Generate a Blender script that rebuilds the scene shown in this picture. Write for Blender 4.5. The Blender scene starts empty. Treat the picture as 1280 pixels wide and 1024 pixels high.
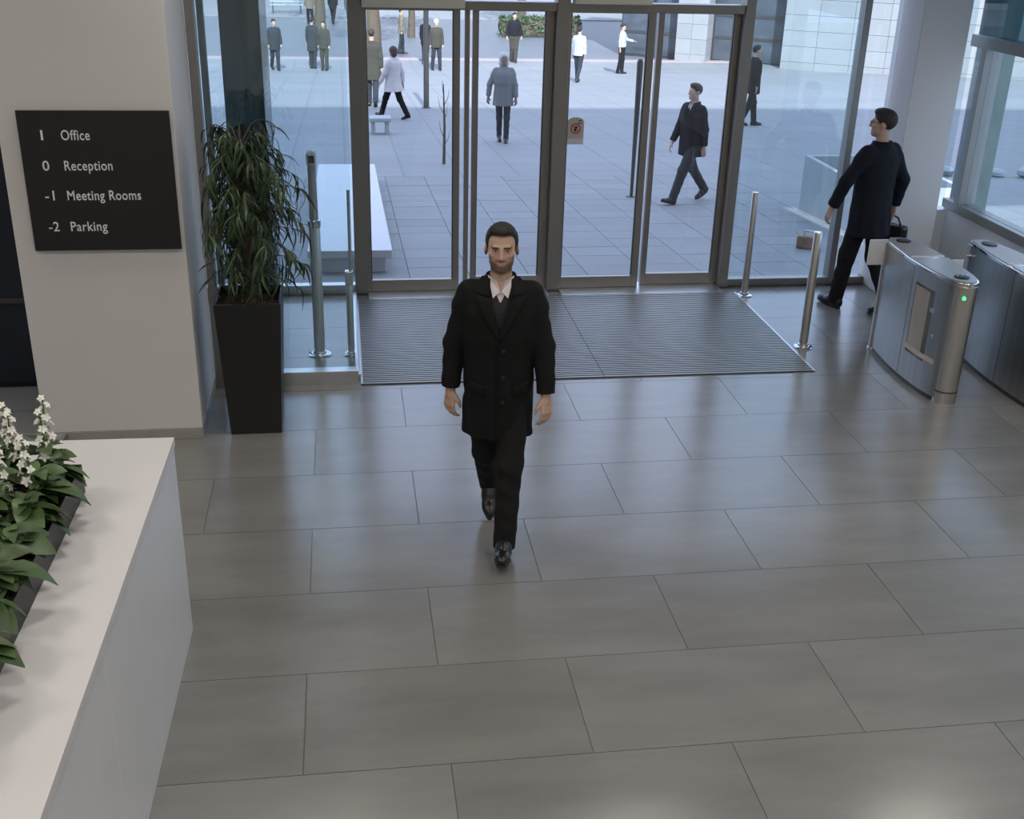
import bpy, math, random
import numpy as np
from mathutils import Vector, Matrix
random.seed(7)
rng = np.random.RandomState(7)
SC = bpy.context.scene
COL = SC.collection
R = math.radians

# ------------------------------------------------------------------ camera
def make_camera():
    f, pitch, roll, yaw = 1424.88, 0.416689, -0.027936, 0.151201
    fw = np.array([math.sin(yaw)*math.cos(pitch), math.cos(yaw)*math.cos(pitch), -math.sin(pitch)])
    r = np.array([math.cos(yaw), -math.sin(yaw), 0.0]); d = np.cross(fw, r)
    r2 = r*math.cos(roll)+d*math.sin(roll); d2 = -r*math.sin(roll)+d*math.cos(roll)
    cd = bpy.data.cameras.new('camera'); cd.sensor_width = 36; cd.lens = 36*f/1280
    cd.clip_end = 500
    co = bpy.data.objects.new('camera', cd); COL.objects.link(co)
    M = Matrix(((r2[0], -d2[0], -fw[0], 0), (r2[1], -d2[1], -fw[1], 0), (r2[2], -d2[2], -fw[2], 3.2), (0, 0, 0, 1)))
    co.matrix_world = M
    SC.camera = co
make_camera()
# ------------------------------------------------------------------ world, sun, exposure
w = bpy.data.worlds.new('overcast_sky'); SC.world = w; w.use_nodes = True
bg = w.node_tree.nodes['Background']
bg.inputs[0].default_value = (0.58, 0.70, 1.0, 1); bg.inputs[1].default_value = 2.3
sd = bpy.data.lights.new('sun', 'SUN'); sd.energy = 8.0; sd.angle = R(1.2); sd.color = (0.94, 0.97, 1.0)
so = bpy.data.objects.new('sun', sd); COL.objects.link(so)
so.rotation_euler = (R(55), 0, 0)          # from behind the building, shining towards the plaza (+Y), 35 deg high
so.location = (0, -10, 20)
vs = SC.view_settings
vs.view_transform = 'Standard'; vs.look = 'None'; vs.gamma = 1; vs.exposure = 0; vs.use_curve_mapping = False
SC.cycles.transparent_max_bounces = 24
LAMP_W = 15.5

# ------------------------------------------------------------------ materials
MATS = {}
def mat(name, col, rough=0.5, metal=0.0, noise=None, bump=None, emit=None, spec=0.5, coat=0.0, attr=False, rnd=0.0, aniso=None, trans=0):
    """noise=(scale, amount, stretch) colour variation; bump=(scale, strength)"""
    if name in MATS: return MATS[name]
    m = bpy.data.materials.new(name); m.use_nodes = True; MATS[name] = m
    nt = m.node_tree; b = nt.nodes['Principled BSDF']; L = nt.links.new
    b.inputs['Base Color'].default_value = (*col, 1); b.inputs['Roughness'].default_value = rough
    b.inputs['Metallic'].default_value = metal; b.inputs['Specular IOR Level'].default_value = spec
    if coat: b.inputs['Coat Weight'].default_value = coat
    m.diffuse_color = (*col, 1)
    src = None
    if attr:
        a = nt.nodes.new('ShaderNodeVertexColor'); a.layer_name = 'Col'; src = a.outputs[0]
    tc = None
    def coords():
        nonlocal tc
        if tc is None: tc = nt.nodes.new('ShaderNodeTexCoord')
        return tc.outputs['Object']
    if noise:
        sc, am, st = noise
        mp = nt.nodes.new('ShaderNodeMapping'); mp.inputs['Scale'].default_value = st
        L(coords(), mp.inputs[0])
        if rnd:
            oi = nt.nodes.new('ShaderNodeObjectInfo'); ml = nt.nodes.new('ShaderNodeMath'); ml.operation = 'MULTIPLY'; ml.inputs[1].default_value = 37
            L(oi.outputs['Random'], ml.inputs[0]); cb = nt.nodes.new('ShaderNodeCombineXYZ'); L(ml.outputs[0], cb.inputs[0]); L(ml.outputs[0], cb.inputs[2])
            L(cb.outputs[0], mp.inputs['Location'])
        n = nt.nodes.new('ShaderNodeTexNoise'); n.inputs['Scale'].default_value = sc; n.inputs['Detail'].default_value = 6; n.inputs['Roughness'].default_value = .6
        L(mp.outputs[0], n.inputs['Vector'])
        mr = nt.nodes.new('ShaderNodeMapRange'); mr.inputs[1].default_value = .25; mr.inputs[2].default_value = .75
        mr.inputs[3].default_value = 1-am; mr.inputs[4].default_value = 1+am
        L(n.outputs[0], mr.inputs[0])
        hv = nt.nodes.new('ShaderNodeHueSaturation'); hv.inputs['Color'].default_value = (*col, 1)
        if src: L(src, hv.inputs['Color'])
        val = mr.outputs[0]
        if rnd:
            oi2 = nt.nodes.new('ShaderNodeObjectInfo'); m2 = nt.nodes.new('ShaderNodeMapRange'); m2.inputs[3].default_value = 1-rnd; m2.inputs[4].default_value = 1+rnd
            L(oi2.outputs['Random'], m2.inputs[0]); mm = nt.nodes.new('ShaderNodeMath'); mm.operation = 'MULTIPLY'
            L(val, mm.inputs[0]); L(m2.outputs[0], mm.inputs[1]); val = mm.outputs[0]
        L(val, hv.inputs['Value']); src = hv.outputs[0]
        rr = nt.nodes.new('ShaderNodeMapRange'); rr.inputs[3].default_value = max(0.02, rough-.05); rr.inputs[4].default_value = rough+.05
        L(n.outputs[0], rr.inputs[0]); L(rr.outputs[0], b.inputs['Roughness'])
    elif rnd:
        oi2 = nt.nodes.new('ShaderNodeObjectInfo'); m2 = nt.nodes.new('ShaderNodeMapRange'); m2.inputs[3].default_value = 1-rnd; m2.inputs[4].default_value = 1+rnd
        L(oi2.outputs['Random'], m2.inputs[0]); hv = nt.nodes.new('ShaderNodeHueSaturation'); hv.inputs['Color'].default_value = (*col, 1)
        L(m2.outputs[0], hv.inputs['Value']); src = hv.outputs[0]
    if src: L(src, b.inputs['Base Color'])
    if bump:
        n2 = nt.nodes.new('ShaderNodeTexNoise'); n2.inputs['Scale'].default_value = bump[0]; n2.inputs['Detail'].default_value = 4
        if len(bump) > 2:
            mp2 = nt.nodes.new('ShaderNodeMapping'); mp2.inputs['Scale'].default_value = bump[2]; L(coords(), mp2.inputs[0]); L(mp2.outputs[0], n2.inputs['Vector'])
        else: L(coords(), n2.inputs['Vector'])
        bp = nt.nodes.new('ShaderNodeBump'); bp.inputs['Strength'].default_value = bump[1]; bp.inputs['Distance'].default_value = .01
        L(n2.outputs[0], bp.inputs['Height']); L(bp.outputs[0], b.inputs['Normal'])
    if emit:
        b.inputs['Emission Color'].default_value = (*emit[:3], 1); b.inputs['Emission Strength'].default_value = emit[3]
    return m

def glass(name, tint, refl=0.06, rough=0.0):
    if name in MATS: return MATS[name]
    m = bpy.data.materials.new(name); m.use_nodes = True; MATS[name] = m
    nt = m.node_tree; nt.nodes.clear(); L = nt.links.new
    o = nt.nodes.new('ShaderNodeOutputMaterial'); t = nt.nodes.new('ShaderNodeBsdfTransparent'); t.inputs[0].default_value = (*tint, 1)
    g = nt.nodes.new('ShaderNodeBsdfGlossy'); g.inputs['Roughness'].default_value = rough; g.inputs[0].default_value = (.95, 1, 1, 1)
    lw = nt.nodes.new('ShaderNodeLayerWeight'); lw.inputs[0].default_value = .5
    fr = nt.nodes.new('ShaderNodeMath'); fr.operation = 'POWER'; fr.inputs[1].default_value = 4.5; L(lw.outputs['Facing'], fr.inputs[0])
    ad = nt.nodes.new('ShaderNodeMath'); ad.operation = 'MULTIPLY_ADD'; ad.inputs[1].default_value = .8; ad.inputs[2].default_value = refl*.6; ad.use_clamp = True
    mx = nt.nodes.new('ShaderNodeMixShader'); L(fr.outputs[0], ad.inputs[0]); L(ad.outputs[0], mx.inputs[0]); L(t.outputs[0], mx.inputs[1]); L(g.outputs[0], mx.inputs[2])
    L(mx.outputs[0], o.inputs[0]); m.diffuse_color = (*tint, .3)
    return m

M_tile = mat('floor_tile', (.190, .184, .172), .22, noise=(1.9, .17, (.5, 1.9, 1)), rnd=.06)
M_tile.node_tree.nodes['Principled BSDF'].inputs['IOR'].default_value = 1.95
M_grout = mat('grout', (.11, .105, .10), .8)
M_wall = mat('white_plaster', (.66, .635, .62), .6, noise=(.8, .03, (1, 1, 1)))
M_ceil = mat('ceiling_paint', (.8, .79, .77), .8, noise=(2, .02, (1, 1, 1)))
M_skirt = mat('stone_skirting', (.33, .31, .28), .45, noise=(6, .12, (1, 1, 3)))
M_alu = mat('bronze_aluminium', (.30, .285, .265), .38, .75, noise=(3, .08, (1, 1, .2)))
M_alud = mat('dark_aluminium', (.10, .095, .09), .4, .7, noise=(3, .08, (1, 1, .2)))
M_steel = mat('brushed_steel', (.62, .60, .57), .33, 1.0, noise=(30, .10, (1, 1, .04)), bump=(180, .03, (1, 1, .02)))
M_steeld = mat('brushed_steel_dark', (.46, .46, .45), .30, 1.0, noise=(24, .12, (1, 1, .05)), bump=(150, .03, (1, 1, .02)))
M_silver = mat('satin_silver', (.62, .63, .65), .32, .9, noise=(12, .06, (.1, 1, 1)))
M_chrome = mat('chrome', (.72, .72, .73), .12, 1.0, noise=(4, .03, (1, 1, 1)))
M_glass = glass('clear_glass', (.95, .975, .985))
M_tglass = glass('teal_glass', (.85, .92, .94), .10)
M_dglass = glass('dark_teal_glass', (.30, .42, .45), .12)
M_sglass = mat('dark_shop_glass', (.06, .075, .095), .12, noise=(.9, .5, (1, 1, 2)), coat=.4)
M_black = mat('black_satin', (.010, .010, .0105), .42, noise=(5, .1, (1, 1, 1)))
M_signblk = mat('sign_black', (.011, .0105, .010), .5, noise=(3, .08, (1, 1, 1)))
M_signtxt = mat('sign_lettering', (.78, .78, .76), .6, noise=(9, .02, (1, 1, 1)))
M_desk = mat('white_solid_surface', (.62, .60, .60), .38, noise=(1.2, .02, (1, 1, 1)))
M_deskside = mat('white_gloss_lacquer', (.70, .715, .74), .22, noise=(1.2, .025, (1, 1, 1)), coat=.3)
M_soil = mat('potting_bark', (.055, .035, .022), .95, noise=(30, .5, (1, 1, 1)), bump=(60, .9))
M_bark = mat('trunk_bark', (.105, .08, .055), .85, noise=(25, .3, (1, 1, .2)), bump=(50, .6))
M_leaf = mat('ficus_leaf', (.042, .075, .030), .40, noise=(9, .3, (1, 1, 1)), rnd=.4)
M_leaf2 = mat('flower_leaf', (.050, .090, .026), .45, noise=(14, .25, (1, 1, 1)), rnd=.45)
M_petal = mat('white_petal', (.80, .78, .72), .55, noise=(20, .06, (1, 1, 1)), rnd=.08)
M_stem = mat('green_stem', (.10, .19, .05), .5, noise=(10, .1, (1, 1, 1)))
M_slatl = mat('mat_aluminium', (.46, .45, .42), .42, .8, noise=(20, .1, (.1, 1, 1)))
M_slatd = mat('mat_rubber', (.022, .022, .022), .8, noise=(60, .3, (1, 1, 1)), bump=(200, .4))
M_navy = mat('dark_room_navy', (.012, .018, .032), .3, noise=(1, .2, (1, 1, 1)))
M_green = mat('dark_green_stone', (.045, .062, .06), .25, noise=(4, .3, (1, 1, .5)), coat=.3)
M_stone = mat('pale_paving', (.235, .24, .25), .7, noise=(1.2, .10, (1, 1, 1)), rnd=.05, bump=(40, .15))
M_stonew = mat('pale_limestone', (.27, .28, .29), .75, noise=(1.5, .07, (1, 1, 1)), rnd=.05, bump=(30, .15))
M_white = mat('white_stone', (.62, .62, .64), .6, noise=(3, .04, (1, 1, 1)), bump=(40, .1))
M_conc = mat('pale_concrete', (.38, .41, .42), .8, noise=(4, .1, (1, 1, 1)), bump=(60, .2))
M_asph = mat('wet_asphalt', (.15, .16, .18), .55, noise=(1.5, .12, (1, .3, 1)), bump=(80, .3))
M_kerb = mat('red_granite_kerb', (.36, .29, .29), .7, noise=(5, .15, (1, 1, 1)))
M_cream = mat('cream_enamel', (.90, .85, .70), .4, noise=(2, .03, (1, 1, 1)))
M_led = mat('green_led', (.02, .5, .08), .3, emit=(.05, 1, .2, 2.5), noise=(2, .02, (1, 1, 1)))
M_diff = mat('lamp_diffuser', (.9, .9, .88), .4, emit=(1, .94, .86, 3.0), noise=(2, .01, (1, 1, 1)))
M_shrub = mat('shrub_leaf', (.05, .085, .04), .6, noise=(8, .4, (1, 1, 1)), rnd=.3)
M_brown = mat('tan_leather', (.28, .17, .10), .5, noise=(10, .2, (1, 1, 1)))
M_red = mat('sign_red', (.55, .05, .04), .5, noise=(5, .04, (1, 1, 1)))
M_notice = mat('notice_paper', (.50, .49, .40), .6, noise=(14, .10, (1, 1, 1)))
M_noticew = mat('notice_strip', (.72, .66, .70), .6, noise=(14, .06, (1, 1, 1)))
M_frost = mat('frosted_acrylic', (.62, .63, .66), .35, noise=(4, .03, (1, 1, 1)))

def paving_mat():
    """far paving: joints as fine relief on the ground, object coordinates"""
    m = mat('far_paving', (.47, .48, .49), .7); nt = m.node_tree; L = nt.links.new; b = nt.nodes['Principled BSDF']
    tc = nt.nodes.new('ShaderNodeTexCoord'); br = nt.nodes.new('ShaderNodeTexBrick')
    br.inputs['Color1'].default_value = (.245, .25, .26, 1); br.inputs['Color2'].default_value = (.235, .24, .25, 1); br.inputs['Mortar'].default_value = (.19, .195, .21, 1)
    br.inputs['Scale'].default_value = 1; br.inputs['Brick Width'].default_value = .9; br.inputs['Row Height'].default_value = .9; br.inputs['Mortar Size'].default_value = .022
    br.offset = 0
    L(tc.outputs['Object'], br.inputs['Vector'])
    n = nt.nodes.new('ShaderNodeTexNoise'); n.inputs['Scale'].default_value = .5; n.inputs['Detail'].default_value = 5
    mp = nt.nodes.new('ShaderNodeMapping'); mp.inputs['Scale'].default_value = (.35, 1.2, 1); L(tc.outputs['Object'], mp.inputs[0]); L(mp.outputs[0], n.inputs[0])
    mr = nt.nodes.new('ShaderNodeMapRange'); mr.inputs[3].default_value = .8; mr.inputs[4].default_value = 1.2; L(n.outputs[0], mr.inputs[0])
    hv = nt.nodes.new('ShaderNodeHueSaturation'); L(br.outputs[0], hv.inputs['Color']); L(mr.outputs[0], hv.inputs['Value']); L(hv.outputs[0], b.inputs['Base Color'])
    return m
M_farpave = paving_mat()

# ------------------------------------------------------------------ mesh helpers
def link(name, me, m=None, parent=None, loc=None, rot=None):
    o = bpy.data.objects.new(name, me); COL.objects.link(o)
    if m is not None and me is not None and len(me.materials) == 0: me.materials.append(m)
    if parent: o.parent = parent
    if loc is not None: o.location = loc
    if rot is not None: o.rotation_euler = rot
    return o
def empty(name, loc=(0, 0, 0), rz=0.0):
    o = bpy.data.objects.new(name, None); COL.objects.link(o); o.location = loc; o.rotation_euler = (0, 0, rz); o.empty_display_size = .1
    return o
def tag(o, label=None, cat=None, group=None, kind=None):
    if label: o['label'] = label
    if cat: o['category'] = cat
    if group: o['group'] = group
    if kind: o['kind'] = kind
    return o
class MB:
    def __init__(s): s.v = []; s.f = []
    def add(s, v, f):
        n = len(s.v); s.v += [tuple(p) for p in v]; s.f += [tuple(i+n for i in q) for q in f]; return s
    def box(s, x0, x1, y0, y1, z0, z1):
        return s.add([(x0,y0,z0),(x1,y0,z0),(x1,y1,z0),(x0,y1,z0),(x0,y0,z1),(x1,y0,z1),(x1,y1,z1),(x0,y1,z1)],
                     [(0,3,2,1),(4,5,6,7),(0,1,5,4),(1,2,6,5),(2,3,7,6),(3,0,4,7)])
    def frus(s, b, t, z0, z1):       # b,t = (x0,x1,y0,y1)
        return s.add([(b[0],b[2],z0),(b[1],b[2],z0),(b[1],b[3],z0),(b[0],b[3],z0),(t[0],t[2],z1),(t[1],t[2],z1),(t[1],t[3],z1),(t[0],t[3],z1)],
                     [(0,3,2,1),(4,5,6,7),(0,1,5,4),(1,2,6,5),(2,3,7,6),(3,0,4,7)])
    def prism(s, poly, z0, z1):
        n = len(poly)
        return s.add([(x,y,z0) for x,y in poly]+[(x,y,z1) for x,y in poly],
                     [tuple(range(n-1,-1,-1)), tuple(range(n,2*n))]+[(i,(i+1)%n,n+(i+1)%n,n+i) for i in range(n)])
    def tube(s, pts, rad, n=12, cap=True):
        pts = [Vector(p) for p in pts]; k = len(pts)
        if not hasattr(rad, '__len__'): rad = [rad]*k
        vs_ = []; prev = None
        for i, p in enumerate(pts):
            t = (pts[min(i+1,k-1)]-pts[max(i-1,0)]).normalized()
            if prev is None:
                a = Vector((1,0,0)) if abs(t.x) < .9 else Vector((0,1,0)); u = t.cross(a).normalized()
            else: u = (prev-t*prev.dot(t)).normalized()
            prev = u; w_ = t.cross(u)
            for j in range(n):
                an = 2*math.pi*j/n; vs_.append(p+(u*math.cos(an)+w_*math.sin(an))*rad[i])
        f = [(i*n+j, i*n+(j+1)%n, (i+1)*n+(j+1)%n, (i+1)*n+j) for i in range(k-1) for j in range(n)]
        if cap: f += [tuple(range(n-1,-1,-1)), tuple(range((k-1)*n, k*n))]
        return s.add(vs_, f)
    def lathe(s, prof, n=24, c=(0,0)):
        k = len(prof); vs_ = [(c[0]+r*math.cos(2*math.pi*j/n), c[1]+r*math.sin(2*math.pi*j/n), z) for r,z in prof for j in range(n)]
        f = [(i*n+j, i*n+(j+1)%n, (i+1)*n+(j+1)%n, (i+1)*n+j) for i in range(k-1) for j in range(n)]
        f += [tuple(range(n-1,-1,-1)), tuple(range((k-1)*n, k*n))]
        return s.add(vs_, f)
    def mesh(s, name, m=None, smooth=False):
        me = bpy.data.meshes.new(name); me.from_pydata(s.v, [], s.f); me.update()
        if m: me.materials.append(m)
        if smooth: me.polygons.foreach_set('use_smooth', [True]*len(me.polygons))
        return me
    def build(s, name, m, parent=None, smooth=False, bevel=0, loc=None, rot=None):
        o = link(name, s.mesh(name, m, smooth), None, parent, loc, rot)
        if bevel:
            b = o.modifiers.new('bevel', 'BEVEL'); b.width = bevel; b.segments = 2; b.limit_method = 'ANGLE'; b.angle_limit = R(40)
        if smooth:
            try: o.data.set_sharp_from_angle(angle=R(40))
            except Exception: pass
        return o
def bx(name, m, dims, parent=None, bevel=.003): return MB().box(*dims).build(name, m, parent, bevel=bevel)
def struct(o): o['kind'] = 'structure'; return o
def copy_tree(o, parent=None):
    c = o.copy(); COL.objects.link(c); c.parent = parent
    for ch in list(o.children): copy_tree(ch, c)
    return c

# ------------------------------------------------------------------ the room
X0, X1, YB = -5.0, 5.5, -3.0
fl = struct(bx('floor', M_grout, (X0, X1+.14, YB, 9.95, -.16, -.004), bevel=0))
def floor_tiles():
    LX, LY, x0, y0, g = 1.185, .6572, .345, 6.929, .0009
    cache = {}
    for k in range(-16, 5):
        ya, yb = max(y0+k*LY+g, YB), min(y0+(k+1)*LY-g, 9.72)
        if yb <= ya: continue
        off = 0 if k % 2 == 0 else .5
        for n in range(-6, 6):
            xa, xb = x0+(n+off)*LX+g, x0+(n+1+off)*LX-g
            xa, xb = max(xa, X0), min(xb, X1)
            if xb-xa < .02: continue
            key = (round(xb-xa, 3), round(yb-ya, 3))
            if key not in cache:
                hx, hy = (xb-xa)/2, (yb-ya)/2
                cache[key] = MB().frus((-hx, hx, -hy, hy), (-hx+.001, hx-.001, -hy+.001, hy-.001), -.012, 0).mesh('tile', M_tile)
            link('tile', cache[key], None, fl, ((xa+xb)/2, (ya+yb)/2, 0))
floor_tiles()
struct(bx('ceiling', M_ceil, (X0-.2, X1+.2, YB-.2, 9.95, 3.95, 4.15)))
struct(bx('wall_back', M_wall, (X0-.2, X1+.2, YB-.2, YB, -.16, 3.95)))
struct(bx('wall_side', M_wall, (X0-.2, X0, YB, 9.95, -.16, 3.95)))
# white wall block that carries the sign
struct(bx('wall_left', M_wall, (-1.935, -.965, 6.86, 7.72, .075, 3.95), bevel=.004))
struct(bx('baseboard_left', M_skirt, (-1.94, -.962, 6.857, 7.72, 0, .075)))
# recess beyond the wall block: panels coloured near-black for dark glass and unlit room
rec = struct(bx('wall_recess', M_navy, (X0, -1.935, 7.83, 7.95, 0, 3.95)))
for z0, z1 in ((.05, .635), (.665, 1.7), (1.73, 2.9), (2.93, 3.94)):
    for xa, xb in ((-4.98, -3.5), (-3.48, -1.97)):
        bx('panel', M_navy, (xa, xb, 7.79, 7.832, z0, z1), rec, .004)
bx('rail', M_alud, (X0, -1.94, 7.775, 7.832, .632, .668), rec)
# upper facade above the glazing and the far parts of the front
struct(bx('wall_front', M_stonew, (-30, 40, 9.72, 10.02, 2.95, 11.9), bevel=0))
struct(bx('wall_front_side', M_stonew, (-30, -2.3, 9.72, 10.02, -.6, 2.95), bevel=0))
# right side: low white parapet, glazing above it, solid wall towards the back
struct(bx('wall_right', M_deskside, (X1, X1+.14, YB, 9.80, 0, .74), bevel=.004))
struct(bx('wall_right_back', M_wall, (X1, X1+.14, YB, 5.6, .74, 3.95)))
struct(bx('wall_right_return', M_deskside, (5.25, X1+.02, 9.74, 9.90, 0, .72)))
wr = struct(empty('window_4', (0, 0, 0)))
bx('rail', M_alu, (X1-.02, X1+.14, 5.6, 9.80, .74, .82), wr); bx('rail', M_alu, (X1-.02, X1+.14, 5.6, 9.80, 2.17, 2.27), wr)
for y0, y1 in ((9.52, 9.60), (7.55, 7.63), (5.6, 5.68)): bx('post', M_alu, (X1-.02, X1+.14, y0, y1, .82, 2.17), wr)
for y0, y1 in ((9.60, 9.80), (7.63, 9.52), (5.68, 7.55)): bx('pane', M_tglass, (X1+.04, X1+.052, y0, y1, .82, 2.17), wr, 0)
for y0, y1 in ((7.6, 9.80), (5.6, 7.59)): bx('pane', M_dglass, (X1+.04, X1+.055, y0, y1, 2.27, 3.95), wr, 0)
wr2 = struct(empty('window_5', (0, 0, 0)))
bx('pane', M_tglass, (5.25, X1, 9.80, 9.812, .72, 2.95), wr2, 0)
struct(bx('wall_reveal', M_green, (5.66, 5.89, 9.74, 10.0, -.3, 2.95)))
struct(bx('wall_pier', M_wall, (4.82, 5.25, 9.45, 9.92, 0, 3.95), bevel=.006))   # square column
struct(bx('wall_outer_pillar', M_green, (-.985, -.655, 10.03, 10.95, -.4, 2.95), bevel=.006))

# entrance front -------------------------------------------------------
YF = 9.83
def leaf(name, xa, xb, sl, sr, y0, y1, z0=.012, zb=.115, zt=2.395, z1=2.44):
    d = struct(empty(name, ((xa+xb)/2, (y0+y1)/2, 0))); cx = (xa+xb)/2; cy = (y0+y1)/2
    def p(n, m, a): bx(n, m, (a[0]-cx, a[1]-cx, a[2]-cy, a[3]-cy, a[4], a[5]), d, .003)
    p('stile', M_alu, (xa, xa+sl, y0, y1, z0, z1)); p('stile', M_alu, (xb-sr, xb, y0, y1, z0, z1))
    p('rail', M_alu, (xa+sl, xb-sr, y0, y1, z0, zb)); p('rail', M_alu, (xa+sl, xb-sr, y0, y1, zt, z1))
    p('gasket', M_alud, (xa+sl, xa+sl+.008, y0+.01, y1-.01, zb, zt)); p('gasket', M_alud, (xb-sr-.008, xb-sr, y0+.01, y1-.01, zb, zt))
    MB().box(xa+sl-cx, xb-sr-cx, -.005, .005, zb-.01, zt+.01).build('glass_pane', M_glass, d)
    return d
leaf('door_1', .165, .975, .035, .055, 9.80, 9.85)
leaf('door_2', 1.085, 1.775, .045, .075, 9.86, 9.91)
leaf('door_3', 1.885, 2.625, .02, .06, 9.80, 9.85)
leaf('door_4', 2.665, 3.39, .045, .055, 9.86, 9.91)
n_tr = 0
def trim(m, dims, bev=.004):
    global n_tr
    n_tr += 1; return struct(bx('trim_%d' % n_tr, m, dims, bevel=bev))
trim(M_alu, (.055, .165, 9.76, 9.93, 0, 2.95)); trim(M_alu, (1.02, 1.062, 9.86, 9.91, .012, 2.42))
trim(M_alu, (1.775, 1.885, 9.76, 9.93, 0, 2.95)); trim(M_alu, (3.39, 3.475, 9.76, 9.93, 0, 2.95))
trim(M_alu, (4.455, 4.515, 9.78, 9.90, 0, 2.95))
trim(M_alu, (.165, 1.775, 9.78, 9.93, 2.405, 2.475)); trim(M_alu, (1.885, 3.39, 9.78, 9.93, 2.405, 2.475))
trim(M_silver, (.165, 1.775, 9.60, 9.95, -.01, .010)); trim(M_silver, (1.885, 3.39, 9.60, 9.95, -.01, .010))
trim(M_alu, (3.475, 4.455, 9.79, 9.88, 0, .07)); trim(M_alu, (4.515, 4.82, 9.79, 9.88, 0, .07))
for i, (a, b) in enumerate(((.17, 1.0), (1.9, 2.55))):
    o = bx('operator_cover', M_cream, (-(b-a)/2, (b-a)/2, -.06, .06, 0, .2), None, .006); o.location = ((a+b)/2, 9.72, 2.425+.05*i)
    tag(o, ['cream sliding door operator cover over the leftmost glass leaf', 'cream operator cover above the leaf with the notice'][i], 'door operator')
for nm, xa, xb in (('window_2', 3.475, 4.455), ('window_3', 4.515, 4.82)):
    d = struct(empty(nm, ((xa+xb)/2, YF, 0))); MB().box(-(xb-xa)/2, (xb-xa)/2, -.005, .005, .05, 2.95).build('glass_pane', M_tglass if nm == 'window_2' else M_glass, d)
for nm, xa, xb in (('window_6', .165, 1.775), ('window_7', 1.885, 3.39)):
    d = struct(empty(nm, ((xa+xb)/2, YF+.03, 2.475))); MB().box(-(xb-xa)/2, (xb-xa)/2, -.005, .005, 0, .475).build('glass_pane', M_glass, d)
d = struct(empty('window_8', (.998, 9.885, 0))); MB().box(-.022, .022, -.004, .004, .012, 2.42).build('glass_pane', M_glass, d)
# glazed draught lobby left of the doors
gv = struct(empty('window_1', (0, 0, 0)))
bx('post', M_alu, (-.962, -.905, 7.70, 7.80, 0, 3.95), gv)
bx('rail', M_silver, (-.905, .045, 7.71, 7.80, 0, .095), gv); bx('rail', M_silver, (.025, .065, 7.80, 9.76, 0, .03), gv)
MB().box(-.905, .03, 7.75, 7.76, .09, 3.95).build('glass_pane', M_tglass, gv)
MB().box(.034, .044, 7.765, 9.76, .02, 3.95).build('glass_pane', M_glass, gv)
gw = struct(empty('window_9', (0, 0, 0)))
bx('rail', M_silver, (-2.3, .055, 9.79, 9.88, 0, .08), gw); bx('post', M_alu, (-1.13, -1.08, 9.79, 9.88, .08, 2.95), gw)
MB().box(-1.08, .055, 9.825, 9.835, .07, 2.95).build('glass_pane', M_glass, gw); MB().box(-2.3, -1.13, 9.825, 9.835, .07, 2.95).build('glass_pane', M_glass, gw)

# ceiling lamps --------------------------------------------------------
def downlight(x, y, e):
    o = empty('downlight', (x, y, 3.95))
    MB().lathe([(.33, 0), (.33, -.012), (.295, -.02), (.29, -.004)], 28).build('trim_ring', M_silver, o, True)
    MB().lathe([(.288, 0), (.288, -.008)], 28).build('diffuser', M_diff, o)
    ld = bpy.data.lights.new('downlight_beam', 'AREA'); ld.shape = 'DISK'; ld.size = .56; ld.energy = e; ld.color = (1, .95, .88)
    try: ld.spread = R(150)
    except Exception: pass
    lo = bpy.data.objects.new('beam', ld); COL.objects.link(lo); lo.parent = o; lo.location = (0, 0, -.03)
    tag(o, 'round recessed ceiling downlight with silver ring', 'ceiling light', 'recessed downlights in the lobby ceiling')
for x in (-2.9, -.4, 2.1, 4.4):
    for y in (-1.2, 1.4, 4.0, 6.4): downlight(x, y, LAMP_W*(1.0 if y < 6 else .7))

# ------------------------------------------------------------------ entrance mat
def entrance_mat():
    xa, xb, ya, yb = .075, 3.49, 7.675, 9.60
    cx, cy = (xa+xb)/2, (ya+yb)/2; hx, hy = (xb-xa)/2, (yb-ya)/2
    o = tag(empty('entrance_mat', (cx, cy, 0)), 'dark ribbed entrance mat with aluminium strips before the sliding doors', 'mat')
    bx('base', M_slatd, (-hx, hx, -hy, hy, 0, .004), o, 0)
    for n, d in (('edge_frame', (-hx-.014, -hx, -hy, hy, 0, .009)), ('edge_frame', (hx, hx+.014, -hy-.012, hy, 0, .009))): bx(n, M_silver, d, o, .001)
    bx('edge_frame', M_alud, (-hx-.014, hx, -hy-.012, -hy, 0, .009), o, .001)
    N = 52; p = 2*hy/N; sx = 1.86-cx
    w1 = MB().box(0, sx+hx-.004, -p*.20, p*.20, .004, .0095).mesh('strip', M_slatl); w2 = MB().box(0, hx-sx-.004, -p*.20, p*.20, .004, .0095).mesh('strip', M_slatl)
    d1 = MB().box(0, 2*hx, -p*.27, p*.27, .004, .008).mesh('brush_row', M_slatd)
    for i in range(N):
        y = -hy+p*(i+.5)
        link('strip', w1, None, o, (-hx, y-p*.24, 0)); link('strip', w2, None, o, (sx+.002, y-p*.24, 0)); link('brush_row', d1, None, o, (-hx, y+p*.24, 0))
entrance_mat()

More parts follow.
